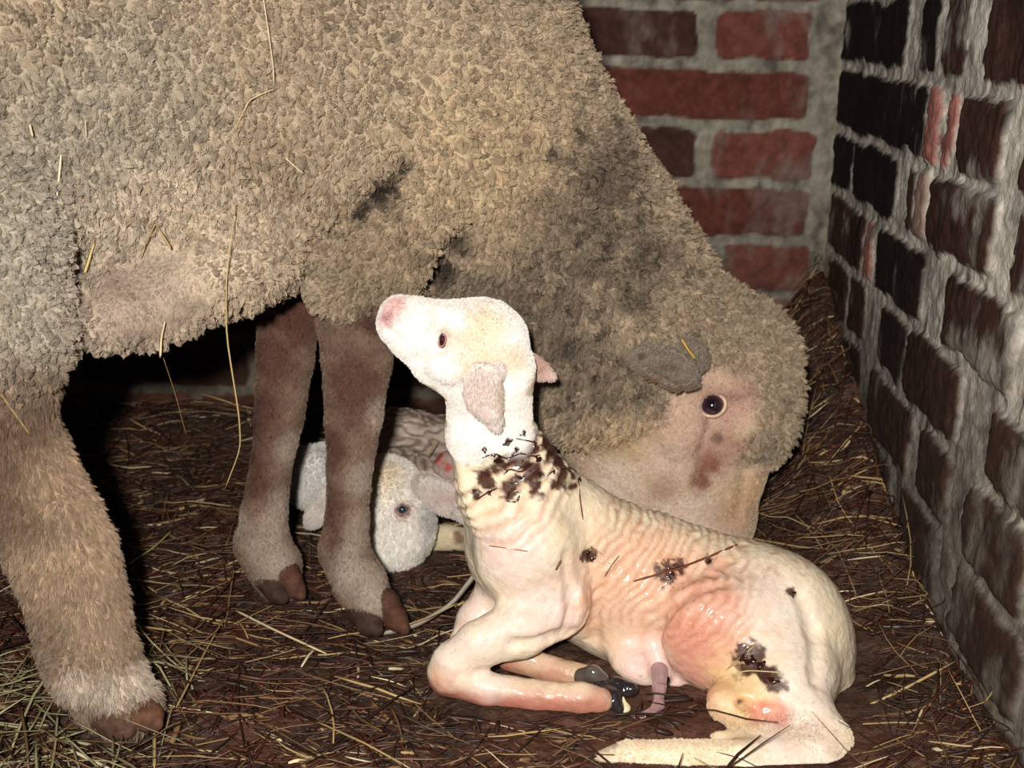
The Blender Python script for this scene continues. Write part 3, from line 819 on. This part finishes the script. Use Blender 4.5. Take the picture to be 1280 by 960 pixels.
disp = zone*amp*np.sin(ph_)+zone2*.0014*np.sin(ph2)+.0008*fbm(lv, .018, 29, 2)*(1-hm)+.0004*noise(lv, .005, 3)
lv2 = lv+nl_*disp[:, None]
cream, white = lin(226, 208, 178), lin(236, 231, 223)
CL = np.tile(cream, (len(lv), 1))*(1+.06*fbm(lv, .03, 41, 3)[:, None])
def ltint(px, py, rpx, col, s=1, asp=(1, 1.5, 1), **k):
    c = HL(px, py)[0]
    if c is None: return
    tint(CL, lv, c, rpx*depth(c)/FPX*np.array(asp), col, s, **k)
for a in [(640, 690, 50), (680, 760, 40), (600, 770, 36), (720, 760, 40)]: ltint(*a, lin(222, 196, 184), .8, ns=.5, nscale=.02)
for a in [(790, 740, 60), (770, 700, 50), (830, 700, 40), (770, 780, 50)]: ltint(*a, lin(218, 176, 146), .7, ns=.6, nscale=.02)
for a in [(900, 770, 62), (865, 820, 40), (860, 790, 30), (890, 850, 34)]: ltint(*a, lin(208, 144, 122), .85, ns=.5, nscale=.02)
for a in [(960, 740, 40), (985, 790, 50), (1000, 870, 50), (990, 920, 50)]: ltint(*a, lin(224, 206, 188), .8, ns=.4, nscale=.02)
for a in [(920, 870, 40), (930, 850, 40)]: ltint(*a, lin(222, 186, 132), .6, ns=.6, nscale=.015)
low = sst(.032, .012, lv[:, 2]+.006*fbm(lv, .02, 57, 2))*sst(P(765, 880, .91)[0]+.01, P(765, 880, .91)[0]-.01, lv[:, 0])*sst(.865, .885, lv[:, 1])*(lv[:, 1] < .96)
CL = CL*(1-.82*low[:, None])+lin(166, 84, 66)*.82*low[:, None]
for a in [(553, 846, 16), (600, 878, 14), (640, 884, 14), (690, 886, 14)]: ltint(*a, lin(190, 110, 90), .5, ns=.7, nscale=.008)
topd = sst(.0, .5, fbm(lv, .005, 81, 3)+.4*fbm(lv, .03, 82, 2)-.15)*sst(.5, .95, nl_[:, 2])*(1-hm)*(lv[:, 2] > .10)
CL = CL*(1-.45*topd[:, None])+lin(140, 100, 66)*.45*topd[:, None]
mot = fbm(lv, .012, 83, 3)*(1-hm)
CL = CL*(1+mot[:, None]*np.array([.02, .12, .18]))
for a in [(570, 815, 30), (610, 850, 26), (620, 790, 28)]: ltint(*a, lin(224, 202, 188), .7, ns=.4)
for a in [(970, 892, 16), (945, 888, 12)]: ltint(*a, lin(200, 90, 70), .6, ns=.7)
for a in [(800, 830, 30), (838, 855, 20), (825, 815, 20)]: ltint(*a, lin(226, 190, 180), .8, ns=.4)
for a in [(690, 812, 30), (720, 840, 24), (660, 830, 20)]: ltint(*a, lin(190, 165, 130), .6, ns=.6, nscale=.01)
# fine pale-brown dirt over the wrinkled ribs, and flecks
dirt = sst(.30, .6, fbm(lv, .007, 51, 2)+.35*fbm(lv, .05, 52, 2))*zone
CL = CL*(1-.35*dirt[:, None])+lin(150, 104, 62)*.35*dirt[:, None]
fl = .6*sst(.66, .8, noise(lv+.002*fbm(lv, .003, 70, 2)[:, None], .0036, 71))*(1-hm)*sst(-.3, .3, fbm(lv, .06, 73, 2))
CL = CL*(1-.5*fl[:, None])+lin(120, 66, 38)*.5*fl[:, None]
crs = sst(.2, .9, -np.sin(ph_))*zone*(.38+.25*sst(.10, .16, up_))+sst(.2, .9, -np.sin(ph2))*zone2*.4  # wrinkle troughs coloured darker as painted crease shade
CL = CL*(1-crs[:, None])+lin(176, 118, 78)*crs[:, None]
# blood and membrane smears on the neck
for a in [(650, 565, 26), (690, 560, 22), (620, 580, 18), (610, 600, 10), (665, 590, 12), (705, 590, 18), (640, 605, 12), (595, 618, 6), (670, 610, 8)]: ltint(*a, lin(62, 27, 12), .96, ns=1.8, nscale=.011, sharp=2.2)
for a in [(936, 827, 17), (964, 849, 13), (952, 838, 9)]: ltint(*a, lin(64, 32, 16), .96, ns=1.6, nscale=.010, sharp=2.2)
for a in [(735, 693, 10), (835, 715, 14), (850, 708, 9), (885, 700, 5), (990, 740, 6)]: ltint(*a, lin(60, 28, 14), .95, ns=1.3, nscale=.004, sharp=2.2)
CL = CL*(1-hm[:, None])+white*(1+.04*fbm(lv, .02, 3)[:, None])*hm[:, None]
for a in [(590, 430, 34), (610, 410, 26), (600, 460, 22), (640, 450, 20)]: ltint(*a, lin(218, 200, 170), .7, ns=.5, nscale=.01)
for a in [(490, 388, 14), (482, 402, 10), (497, 380, 10)]: ltint(*a, lin(206, 164, 156), .8, ns=.4, nscale=.006)
ltint(485, 395, 6, lin(160, 104, 98), .6, ns=.5)
ltint(530, 400, 24, lin(228, 216, 206), .6)
ltint(553, 425, 7, lin(130, 84, 74), .7, asp=(.7, 1, 1.3))
CL = np.clip(CL, .01, .93)
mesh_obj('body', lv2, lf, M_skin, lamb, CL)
nl2 = vnormals(lv2, lf)
kdl = KDTree(len(lv2)//2+1)
for i_ in range(0, len(lv2), 2): kdl.insert(lv2[i_], i_)
kdl.balance()
def lamb_col(R0, near_, g, nl):
    ids = np.array([kdl.find(p)[1] for p in R0]); lb = np.exp(g.normal(0, .05, nl))[near_]
    return np.clip(CL[ids]*1.04*lb[:, None], .01, .95)
fz_ = np.zeros(len(lv))
for a, l in [((895, 893, .89, 16), .0035), ((925, 905, .885, 22), .0045), ((960, 925, .87, 30), .0035), ((1000, 930, .87, 45), .0028), ((1030, 930, .87, 35), .003), ((860, 948, .842, 62), .0017), ((800, 950, .842, 50), .0017)]:
    c = P(a[0], a[1], a[2]); r = a[3]*depth(c)/FPX
    fz_ = np.maximum(fz_, l*sst(r+.008, r-.008, np.linalg.norm(lv-c, axis=1)))
hair_l = np.maximum(hm*.0017, fz_)
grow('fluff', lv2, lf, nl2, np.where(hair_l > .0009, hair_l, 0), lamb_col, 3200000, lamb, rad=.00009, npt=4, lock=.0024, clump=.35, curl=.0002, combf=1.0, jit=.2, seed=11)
# ears
def ear_mesh(sh, lo_, hi_, col, parent, h=.0013, lab=None, cp=None):
    V, F, N = polygonise(sh, lo_, hi_, h)
    C = np.tile(col, (len(V), 1))*(1+.06*fbm(V, .008, 3)[:, None])
    if cp is not None:
        for (c, r, cc, s) in cp: tint(C, V, c, r, cc, s)
    o = mesh_obj('ear', V, F, M_fur, parent, np.clip(C, .01, .95))
    if lab: o['label'] = lab
    return V, F, C, o
Yr = float(L_.surf(602, 495)[1])
e1 = Shape(); e1.blob(604, 490, Yr-.006, 25, 6, 35, .008, 8); e1.blob(617, 522, Yr-.004, 10, 4, 20, .008, 14); e1.blob(606, 462, Yr-.001, 26, 8, 15, .008, 0)
e1.blob(600, 490, Yr-.012, 17, 6, 26, .004, 10, cut=True)
ear_build(e1, P(560, 450, Yr-.03)+W(0, 0, -.08), P(660, 450, Yr+.02)+W(0, 0, .02), lin(214, 202, 192), lamb, .0012, None, [(P(599, 494, Yr-.008), (.012, .02, .020), lin(206, 184, 174), .7), (P(626, 496, Yr-.008), (.004, .02, .018), lin(176, 156, 136), .7)], hair=.0028, rad=.00008)
e2 = Shape(); e2.chain([(655, 448, .985, 12), (672, 462, .99, 12), (690, 471, .992, 6)], .6, .01); e2.blob(676, 462, .975, 12, 5, 5, .004, -35, cut=True)
ear_build(e2, P(640, 440, .95)+W(0, 0, -.05), P(705, 440, 1.03)+W(0, 0, .03), lin(206, 178, 168), lamb, .0012, 'far ear, seen behind the head', [(P(670, 460, .985), (.010, .03, .008), lin(150, 110, 92), .7)], hair=.0016, rad=.00008)
# half closed eye
V_, F_ = sphere(sl+ray(553, 426)*.0040, .0060, 24, 16, (.55, .8, 1.05))
mesh_obj('eye', V_, F_, M_eye, lamb, np.tile(lin(44, 20, 20), (len(V_), 1)))['label'] = 'narrow half closed eye'
tv, tf = torus_px(sl+ray(553, 426)*.0012, -ray(553, 426), .0050, .0009, .46, 1.0, -.35)
mesh_obj('eyelid', tv, tf, M_fur, lamb, np.tile(lin(160, 112, 100), (len(tv), 1)))
# hoof of the folded leg, dark and shiny with a torn membrane
def blobs(name, pts_list, mat, col, parent, h=.0014, q=.9, lab=None, n=.0006, k=.006):
    s = Shape(); cs = []
    for pts in pts_list:
        s.chain(pts, q, k)
        for a in pts: cs.append((P(a[0], a[1], a[2]), a[3]*1.05/FPX))
    lo_ = np.min([c-r for c, r in cs], 0)-.008; hi_ = np.max([c+r for c, r in cs], 0)+.008
    fn = lambda p: np.maximum(s(p)+n*fbm(p, .008, 3, 2), -(p[:, 2]-.001))
    V, F, N = polygonise(fn, lo_, hi_, h)
    C = np.tile(col, (len(V), 1))*(1+.25*fbm(V, .006, 4)[:, None])
    if parent is None: o = local_mesh_obj(name, V, F, mat, np.clip(C, .005, 1))
    else: o = mesh_obj(name, V, F, mat, parent, np.clip(C, .005, 1))
    if lab: o['label'] = lab
    return o
blobs('hoof', [[(752, 860, .925, 12), (764, 872, .915, 12), (774, 888, .908, 8)], [(770, 852, .925, 7), (788, 862, .92, 10)]], M_wet, lin(40, 34, 36), lamb, lab='dark wet hoof of the folded foreleg')
blobs('hoof', [[(728, 846, .935, 11), (742, 842, .93, 10), (754, 848, .928, 7)]], M_wet, lin(84, 76, 70), lamb, lab='greyish hoof of the tucked foreleg')
blobs('hoof', [[(772, 948, .842, 19), (755, 952, .838, 15)]], M_horn, lin(205, 186, 158), lamb, lab='pale soft hoof of the hind leg')
blobs('hoof', [[(1062, 895, .965, 13), (1068, 908, .962, 13)]], M_horn, lin(205, 196, 182), lamb, lab='pale hoof tucked behind the rump')
blobs('membrane', [[(778, 872, .915, 2.5), (784, 885, .908, 3), (776, 898, .902, 3), (758, 902, .902, 3), (742, 898, .905, 2.5)]], M_skin, lin(216, 206, 160), lamb, lab='yellowish torn birth membrane round the hoof')
blobs('umbilical_cord', [[(824, 838, .950, 11), (824, 862, .932, 8), (823, 882, .915, 7), (812, 895, .902, 7.5), (796, 899, .900, 7), (784, 901, .900, 5)]], M_wet, lin(158, 126, 126), lamb, lab='pinkish grey umbilical cord', n=.0003)
# sticky clots on the neck and back
def clot(px, py, r, col=lin(44, 18, 11), ang=None):
    h, n = HL(px, py)
    if h is None: return
    R_ = r*depth(h)/FPX
    a = np.cross(n, [.2, .3, .9]); a /= np.linalg.norm(a); b = np.cross(n, a)
    th = rng.uniform(0, 6.28) if ang is None else ang
    a, b = a*math.cos(th)+b*math.sin(th), b*math.cos(th)-a*math.sin(th)
    M = np.stack([a, b, n], 1)
    s = Shape(); s.add(ell(h, (R_*rng.uniform(1, 1.7), R_*.6, R_*.34), M))
    for _ in range(4):
        u, v = rng.normal(0, 1.0), rng.normal(0, .6)
        s.add(ell(h+(a*u+b*v)*R_, (R_*rng.uniform(.35, .8), R_*rng.uniform(.25, .5), R_*.28), M), R_*.35)
    fn = lambda p: s(p)+R_*.22*fbm(p, R_*.7, int(px), 3)
    V, F, N = polygonise(fn, h-R_*4.2-.001, h+R_*4.2+.001, max(.0006, R_/7))
    if len(V): mesh_obj('clot', V, F, M_wet, lamb, np.tile(np.asarray(col)*rng.uniform(.7, 1.5), (len(V), 1)))
for a in [(635, 553, 5), (622, 577, 5), (606, 562, 4), (634, 590, 2.5), (650, 597, 3), (668, 556, 5), (686, 566, 6), (702, 578, 5), (612, 616, 2.6), (658, 572, 4), (594, 613, 2), (675, 594, 3), (716, 588, 4), (655, 543, 4), (735, 693, 4), (741, 698, 3), (840, 716, 4), (887, 703, 2.6), (992, 741, 3), (937, 827, 6), (950, 833, 5), (966, 852, 5), (617, 569, 2.5), (645, 563, 4), (675, 575, 4), (693, 590, 3), (640, 605, 2.4), (725, 599, 3), (836, 722, 3), (850, 709, 2.4), (928, 822, 4), (770, 700, 2.2), (762, 708, 2.2)]: clot(*a)
def strand(pp, r, col):
    pts = []
    for a in pp:
        h, n = HL(*a)
        if h is not None: pts.append(h+n*r*.4)
    pts = np.array(pts); m = len(pts)*4; t = np.linspace(0, len(pts)-1, m); i = np.minimum(t.astype(int), len(pts)-2); f = (t-i)[:, None]
    path = pts[i]*(1-f)+pts[i+1]*f; path[1:-1] = .25*path[:-2]+.5*path[1:-1]+.25*path[2:]
    V, F, C = straw_mesh(path[None], [r], [col], .7)
    mesh_obj('membrane_strand', V, F, M_wet, lamb, C)
for pp in [[(603, 572), (618, 566), (634, 574), (650, 566), (668, 571), (690, 564)], [(645, 548), (665, 552), (684, 560), (702, 572), (720, 586)], [(628, 596), (636, 586), (652, 590), (664, 580)], [(640, 610), (632, 626), (646, 628), (650, 618)], [(670, 606), (684, 594), (692, 588)], [(596, 624), (610, 615), (622, 610)]]: strand(pp, .0011, lin(64, 28, 18))

# ================================================================== LAMB BEHIND
lamb2 = thing('lamb', 'smaller white lamb with one open blue grey eye, lying behind the ewe’s near foreleg', 'lamb', (-.13, 1.24, 0))
K = Shape()
K.chain([(545, 585, 1.34, 66), (500, 580, 1.33, 70), (430, 606, 1.31, 58), (392, 598, 1.29, 40)], .8, .02)
K.chain([(505, 600, 1.29, 52), (480, 615, 1.23, 50)], .85, .02)
K.chain([(478, 622, 1.20, 46), (482, 650, 1.195, 44)], .85, .014)
K.chain([(470, 640, 1.185, 42), (455, 680, 1.165, 30), (448, 700, 1.155, 24)], .85, .014)
K.blob(505, 655, 1.185, 38, 40, 46, .016, 10)
K.blob(497, 682, 1.18, 34, 32, 26, .014, 25)
sk = K.surf(503, 637); K.cut(ell(sk, (.0085, .006, .0058)), .004)
K.chain([(500, 676, 1.24, 30), (560, 672, 1.22, 16), (600, 676, 1.21, 15)], .8, .012)
K.blob(565, 585, 1.26, 24, 24, 22, .010, -10)
kv, kf, kn = polygonise(K, P(350, 600, 1.2)*[1, 0, 0]+W(-.02, 1.06, -.004), W(.03, 1.50, .26), .0024)
kv[:, 2] = np.maximum(kv[:, 2], .003)
HK = Hit(kv, kf)
nk_ = vnormals(kv, kf)
if (nk_*kn).sum() < 0: kf = kf[:, ::-1]; nk_ = -nk_
hk_ = np.zeros(len(kv))
for a in [(480, 630, 1.19, 66), (500, 670, 1.18, 56), (450, 690, 1.16, 50)]:
    c = P(a[0], a[1], a[2]); r = a[3]*depth(c)/FPX
    hk_ = np.maximum(hk_, sst(r+.005, r-.005, np.linalg.norm(kv-c, axis=1)))
qq = kv-P(500, 640, 1.33)
phk = (np.hypot(qq[:, 0]*.6, qq[:, 2])+.016*fbm(kv, .028, 3, 3))/.0078*6.283
wz_ = (1-hk_)*(kv[:, 1] > 1.24)*(kv[:, 0] > P(440, 560, 1.3)[0])
dk_ = wz_*.0016*np.sin(phk)*np.clip(.6+1.2*fbm(kv, .015, 33, 2), 0, 1.3)+.0018*fbm(kv, .008, 9, 2)*wz_
kv2 = kv+nk_*dk_[:, None]
CK = np.tile(lin(176, 160, 146), (len(kv), 1))*(1+.14*fbm(kv, .02, 5, 3)[:, None])
v = sst(0, .9, -np.sin(phk))*wz_*.7
CK = CK*(1-v[:, None])+lin(104, 78, 62)*v[:, None]
dkk = sst(.1, .5, fbm(kv, .012, 35, 3))*wz_
CK = CK*(1-.55*dkk[:, None])+lin(84, 58, 44)*.55*dkk[:, None]
CK = CK*(1-hk_[:, None])+lin(232, 226, 214)*hk_[:, None]
def ktint(px, py, rpx, col, s=1, asp=(1, 1.5, 1), **k):
    c = HK(px, py)[0]
    if c is None: return
    tint(CK, kv, c, rpx*depth(c)/FPX*np.array(asp), col, s, **k)
ktint(385, 590, 50, lin(215, 212, 206), .95, asp=(1, 2, 1))
ktint(480, 590, 14, lin(226, 205, 175), .4, ns=.5); ktint(478, 600, 22, lin(228, 208, 172), .5, ns=.5)
ktint(504, 638, 11, lin(150, 96, 84), .8)
ktint(540, 650, 22, lin(150, 142, 138), .7, ns=.5, nscale=.01); ktint(535, 685, 16, lin(160, 150, 142), .6, ns=.5)  # grey shade below the ear and by the chin, painted in
ktint(565, 585, 26, lin(165, 140, 132), .9, ns=.3); ktint(548, 572, 8, lin(176, 70, 56), .8, ns=.9, nscale=.004); ktint(560, 585, 5, lin(176, 50, 40), .8, ns=.9, nscale=.004)
ktint(525, 600, 14, lin(206, 150, 140), .4)
ktint(555, 672, 30, lin(206, 190, 152), .8, ns=.5); ktint(575, 672, 9, lin(90, 50, 30), .8, ns=.9, nscale=.004)
CK = np.clip(CK, .01, .93)
mesh_obj('body', kv2, kf, M_fur, lamb2, CK)
kdk = KDTree(len(kv2))
for i_ in range(len(kv2)): kdk.insert(kv2[i_], i_)
kdk.balance()
def k_col(R0, near_, g, nl):
    ids = np.array([kdk.find(p)[1] for p in R0]); lb = np.exp(g.normal(0, .07, nl))[near_]
    return np.clip(CK[ids]*1.04*lb[:, None], .01, .95)
wk = HK(385, 590)[0]
pw = sst(.07, .04, np.linalg.norm(kv-wk, axis=1)) if wk is not None else 0*hk_
grow('fluff', kv2, kf, vnormals(kv2, kf), np.maximum(hk_*.0042, pw*.005), k_col, 2600000, lamb2, rad=.00011, npt=4, lock=.0034, clump=.45, curl=.0004, combf=1.2, jit=.25, seed=13)
eyeset(lamb2, sk, ray(503, 637), -ray(503, 637), .0068, lin(84, 92, 98), lin(150, 104, 92), 1.15, .72, .15, .16, .55, 'blue grey open eye')
e3 = Shape(); e3.blob(554, 622, 1.172, 34, 6, 21, .008, -34); e3.blob(580, 645, 1.165, 16, 5, 8, .008, -40); e3.blob(532, 606, 1.178, 16, 10, 14, .01, 0); e3.blob(556, 622, 1.163, 24, 6, 13, .004, -34, cut=True)
ear_build(e3, P(505, 620, 1.13)+W(0, 0, -.06), P(610, 620, 1.22)+W(0, 0, .05), lin(204, 192, 182), lamb2, .0013, None, [(P(556, 622, 1.17), (.015, .03, .009), lin(190, 162, 152), .6)], hair=.0035, comb=(.7, 0, -.7))
e4 = Shape(); e4.blob(396, 643, 1.19, 13, 6, 22, .008, -35); e4.blob(412, 622, 1.19, 14, 7, 14, .008, -25); e4.chain([(412, 622, 1.19, 9), (440, 612, 1.20, 14)], 1, .01)
ear_build(e4, P(370, 640, 1.15)+W(0, 0, -.06), P(460, 640, 1.24)+W(0, 0, .06), lin(206, 196, 186), lamb2, .0014, None, hair=.003, comb=(-.6, 0, -.8))

# ================================================================== bedding
parts_ = [scatter_straw(9000, (-1.0, XW), (.55, YW), .02, .07, .0005, .0013, [gold, tan_, drk, rdk, brt], [.035, .14, .47, .335, .02], lift=.010),
          scatter_straw(6500, (-.9, XW), (.55, YW), .012, .045, .0014, .0030, [gold, tan_, drk, rdk, brt], [.03, .12, .47, .37, .01], lift=.008),
          scatter_straw(3000, (-.75, XW), (.6, YW), .05, .15, .0006, .0015, [gold, tan_, drk, rdk, brt], [.10, .22, .38, .27, .03], lift=.012),
          scatter_straw(1100, (.10, XW), (.75, YW), .03, .10, .0005, .0011, [gold, tan_, drk, rdk, brt], [.09, .17, .44, .28, .02], tilt=.35, lift=.03, horiz=.3)]
parts_.append(scatter_straw(420, (-.52, -.30), (.72, .98), .04, .12, .0006, .0014, [lin(150, 142, 104), lin(124, 116, 84), tan_, drk], [.3, .3, .2, .2], tilt=.3, lift=.022, horiz=.2))
o_ = 0; VV, FQ, CC = [], [], []
for (a, b, c) in parts_: VV.append(a); FQ.append(b+o_); CC.append(c); o_ += len(a)
VV, FQ, CC = np.concatenate(VV), np.concatenate(FQ), np.concatenate(CC)
ns_ = len(VV)//20
ctr = VV.reshape(ns_, 5, 4, 3).mean(2)                                # no stalk may run through an animal
inside = np.zeros(ns_, bool)
for sh, mg in ((E_, .0035), (L_, .011), (K, .0035)):
    inside |= (sh(ctr.reshape(-1, 3)).reshape(ns_, 5) < mg).any(1)
fq_keep = ~inside[FQ[:, 0]//20]
keepv = np.repeat(~inside, 20); remap = np.cumsum(keepv)-1
sb = mesh_obj('straw_bedding', VV[keepv], remap[FQ[fq_keep]], M_straw, None, CC[keepv])
tag(sb, 'matted brown and yellow straw litter covering the stable floor', 'straw', None, 'stuff')

# ================================================================== single straws
def stalk(name, pts, r, col, label, cat='straw', group=None, flat=.5):
    pts = np.array(pts); n = len(pts)
    m = max(6, n*4); t = np.linspace(0, n-1, m); i = np.minimum(t.astype(int), n-2); f = (t-i)[:, None]
    path = pts[i]*(1-f)+pts[i+1]*f
    for _ in range(1 if n > 2 else 0): path[1:-1] = .25*path[:-2]+.5*path[1:-1]+.25*path[2:]
    V, F, C = straw_mesh(path[None], [r], [col], flat)
    o = local_mesh_obj(name, V, F, M_straw, C)
    return tag(o, label, cat, group)
def on_floor(px, py, lift=.0):
    p = PZ(px, py, .008)
    for _ in range(4):
        z = float(floor_z(np.array([p[0]]), np.array([p[1]]))[0])+.009+lift
        p = PZ(px, py, z)
    return p
fs = [([(293, 762), (345, 788), (408, 817)], .0017, brt, 'pale thick straw slanting across the litter in front of the ewe’s two forefeet'),
      ([(282, 768), (250, 826), (220, 885)], .0013, gold, 'long straw leaning towards the camera midway between hind foot and forefeet'),
      ([(151, 711), (190, 686), (216, 662)], .0013, lin(170, 165, 100), 'greenish straw lying just right of the ewe’s hind shank'),
      ([(306, 828), (340, 820), (372, 811)], .0010, gold, 'thin straight straw just below the pale thick one'),
      ([(193, 912), (193, 960)], .0016, gold, 'short straw standing on end in front of the hind hoof'),
      ([(86, 936), (140, 962)], .0018, lin(190, 180, 150), 'flat pale straw at the lower left corner of the litter'),
      ([(394, 901), (455, 928), (516, 962)], .0013, gold, 'long straw running down to the bottom edge below the folded foreleg'),
      ([(292, 780), (345, 755)], .0010, gold, 'short straw crossing over the upper end of the pale thick one'),
      ([(328, 770), (392, 780), (460, 797)], .0010, tan_, 'tan straw pointing at the ewe’s near forehoof'),
      ([(72, 892), (69, 930), (64, 962)], .0012, lin(150, 140, 100), 'drab straw standing below the dew claw at lower left'),
      ([(197, 608), (205, 630), (214, 656)], .0010, tan_, 'brown stalk upright in the litter under the belly'),
      ([(135, 580), (162, 585), (190, 583)], .0010, brt, 'bright short straw in the dark litter beside the hind shank'),
      ([(352, 848), (340, 868), (290, 872)], .0008, tan_, 'bent tan stem on open litter left of the folded knee'),
      ([(1078, 905), (1118, 903), (1156, 904)], .0013, gold, 'level yellow straw right of the front lamb’s rump'),
      ([(1164, 893), (1175, 925), (1186, 955)], .0012, tan_, 'straw leaning on the foot of the right wall'),
      ([(1090, 935), (1130, 920), (1165, 912)], .0009, gold, 'thin straw lying below the level yellow one'),
      ([(1060, 760), (1040, 790)], .0009, gold, 'tiny straw behind the front lamb’s rump')]
for pp, r, c, lab in fs:
    pts = [on_floor(*a, lift=.002+.002*(i % 2)) for i, a in enumerate(pp)]
    stalk('straw', pts, r, c, lab)
# stems standing by the right wall and in the corner
def lean(pp, Y0, r, c, lab):
    stalk('straw', [P(a[0], a[1], Y0) for a in pp], r, c, lab)
lean([(1104, 726), (1102, 752), (1099, 778)], 1.135, .0013, brt, 'bright straw upright against the right wall, the left one of two')
lean([(1116, 746), (1114, 770), (1111, 795)], 1.125, .0013, brt, 'bright straw upright against the right wall, the right one of two')
lean([(1014, 378), (1002, 405), (986, 436)], 1.55, .0012, gold, 'yellow stem leaning in the corner under the lowest clear brick')
lean([(988, 378), (992, 400), (990, 430)], 1.56, .0008, tan_, 'fine stem in the corner crossing behind the yellow one')
stalk('stalk', [on_floor(478, 792, .002), on_floor(520, 782, .004), P(565, 755, 1.06), P(598, 712, 1.07), P(606, 700, 1.08)], .0034, lin(150, 138, 122), 'thick greyish stalk from the near forehoof to behind the front lamb', 'stalk', flat=.8)
stalk('straw', [P(500, 784, 1.02), P(540, 770, 1.03), P(572, 754, 1.035)], .0012, gold, 'yellow straw lying along the thick greyish stalk')
def on_wool(HX, pp, lift):
    out = []
    for a in pp:
        h, n = HX(*a)
        if h is None: continue
        if HX is HT: n = np.array([.0, -.95, .3])
        out.append(h+n*lift)
    return out
ws = [([(335, 0), (341, 40), (348, 90), (349, 112)], .0008, lin(214, 196, 160), 'long pale stem caught upright high on the ewe’s side'),
      ([(350, 118), (330, 126), (318, 133), (300, 170)], .0007, lin(196, 170, 125), 'curved stem below the long pale one on the ewe’s side'),
      ([(88, 200), (83, 250), (82, 290), (87, 325)], .0010, lin(220, 208, 175), 'long stem upright on the ewe’s flank above the thigh fold'),
      ([(183, 325), (193, 304), (203, 284)], .0011, gold, 'left arm of the yellow straw peak low on the ewe’s side'),
      ([(204, 284), (213, 299), (222, 314)], .0011, gold, 'right arm of the yellow straw peak low on the ewe’s side'),
      ([(116, 344), (122, 325), (128, 306)], .0015, lin(196, 170, 110), 'flat straw at the top of the ewe’s bare flank'),
      ([(363, 203), (374, 213), (385, 222)], .0009, brt, 'short pale straw on the ribs left of the armpit cleft'),
      ([(50, 162), (54, 178)], .0009, brt, 'tiny pale chip at the left, high on the ewe’s side'),
      ([(118, 158), (119, 178)], .0008, brt, 'tiny pale chip beside a brown speck on the ewe’s side'),
      ([(0, 482), (20, 510), (45, 545)], .0016, lin(176, 150, 100), 'yellow straw stuck on the ewe’s hock')]
for pp, r, c, lab in ws:
    pts = on_wool(HT, pp, .0175 if 'hock' not in lab else .009)
    if len(pts) > 1: stalk('straw', pts, r, c, lab)
hh = H_(290, 330)
yb = hh[1]-.018
stalk('straw', [P(295, 256, H_(295, 256)[1]-.012), P(288, 300, yb), P(283, 350, yb-.002), P(283, 420, yb+.01), P(299, 520, yb+.03), P(301, 560, yb+.04), P(281, 612, yb+.05)], .0008, lin(186, 160, 112), 'very long kinked stem hanging from the ewe’s belly wool')
yb2 = H_(204, 400)[1]-.010
stalk('straw', [P(206, 402, yb2), P(201, 425, yb2), P(200, 447, yb2)], .0013, brt, 'bright stem stub hanging at the lower edge of the belly')
stalk('straw', [P(204, 447, yb2+.002), P(219, 492, yb2+.01), P(233, 545, yb2+.02)], .0007, tan_, 'thin tan stem dangling below the bright stub')
stalk('straw', [P(852, 424, Ye-.034), P(860, 437, Ye-.035), P(869, 449, Ye-.032)], .0018, lin(214, 170, 60), 'golden straw bit stuck on the ewe’s ear')
ls = [([(612, 682), (636, 685), (660, 689)], .0009, lin(150, 90, 55), 'thin brown twig on the front lamb’s chest'),
      ([(792, 726), (850, 710), (885, 697), (922, 682)], .0012, lin(112, 58, 40), 'long dark twig lying along the front lamb’s back'),
      ([(722, 598), (724, 622), (728, 650)], .0007, lin(96, 50, 34), 'fine dark stem upright behind the front lamb’s shoulder'),
      ([(882, 862), (912, 834), (944, 806)], .0013, gold, 'golden straw slanting over the front lamb’s haunch'),
      ([(900, 848), (935, 838), (975, 841)], .0010, lin(200, 180, 130), 'pale straw crossing the dark patch on the front lamb’s haunch'),
      ([(694, 712), (700, 700)], .0010, lin(120, 66, 44), 'short brown crumb of twig on the front lamb’s shoulder'),
      ([(756, 720), (764, 706), (774, 694)], .0011, lin(96, 50, 34), 'short dark twig across the front lamb’s ribs')]
for pp, r, c, lab in ls:
    pts = on_wool(HL, pp, r*.5+.0006)
    if len(pts) > 1: stalk('twig' if 'twig' in lab or 'dark' in lab else 'straw', pts, r, c, lab, 'twig' if 'twig' in lab or 'dark' in lab else 'straw')
stalk('straw', [P(534, 571, 1.235), P(540, 560, 1.235), P(545, 550, 1.235)], .0010, gold, 'short yellow straw on the wrinkled back of the lamb behind')
print('STRAW/EWE verts', len(ev), len(lv), len(kv))
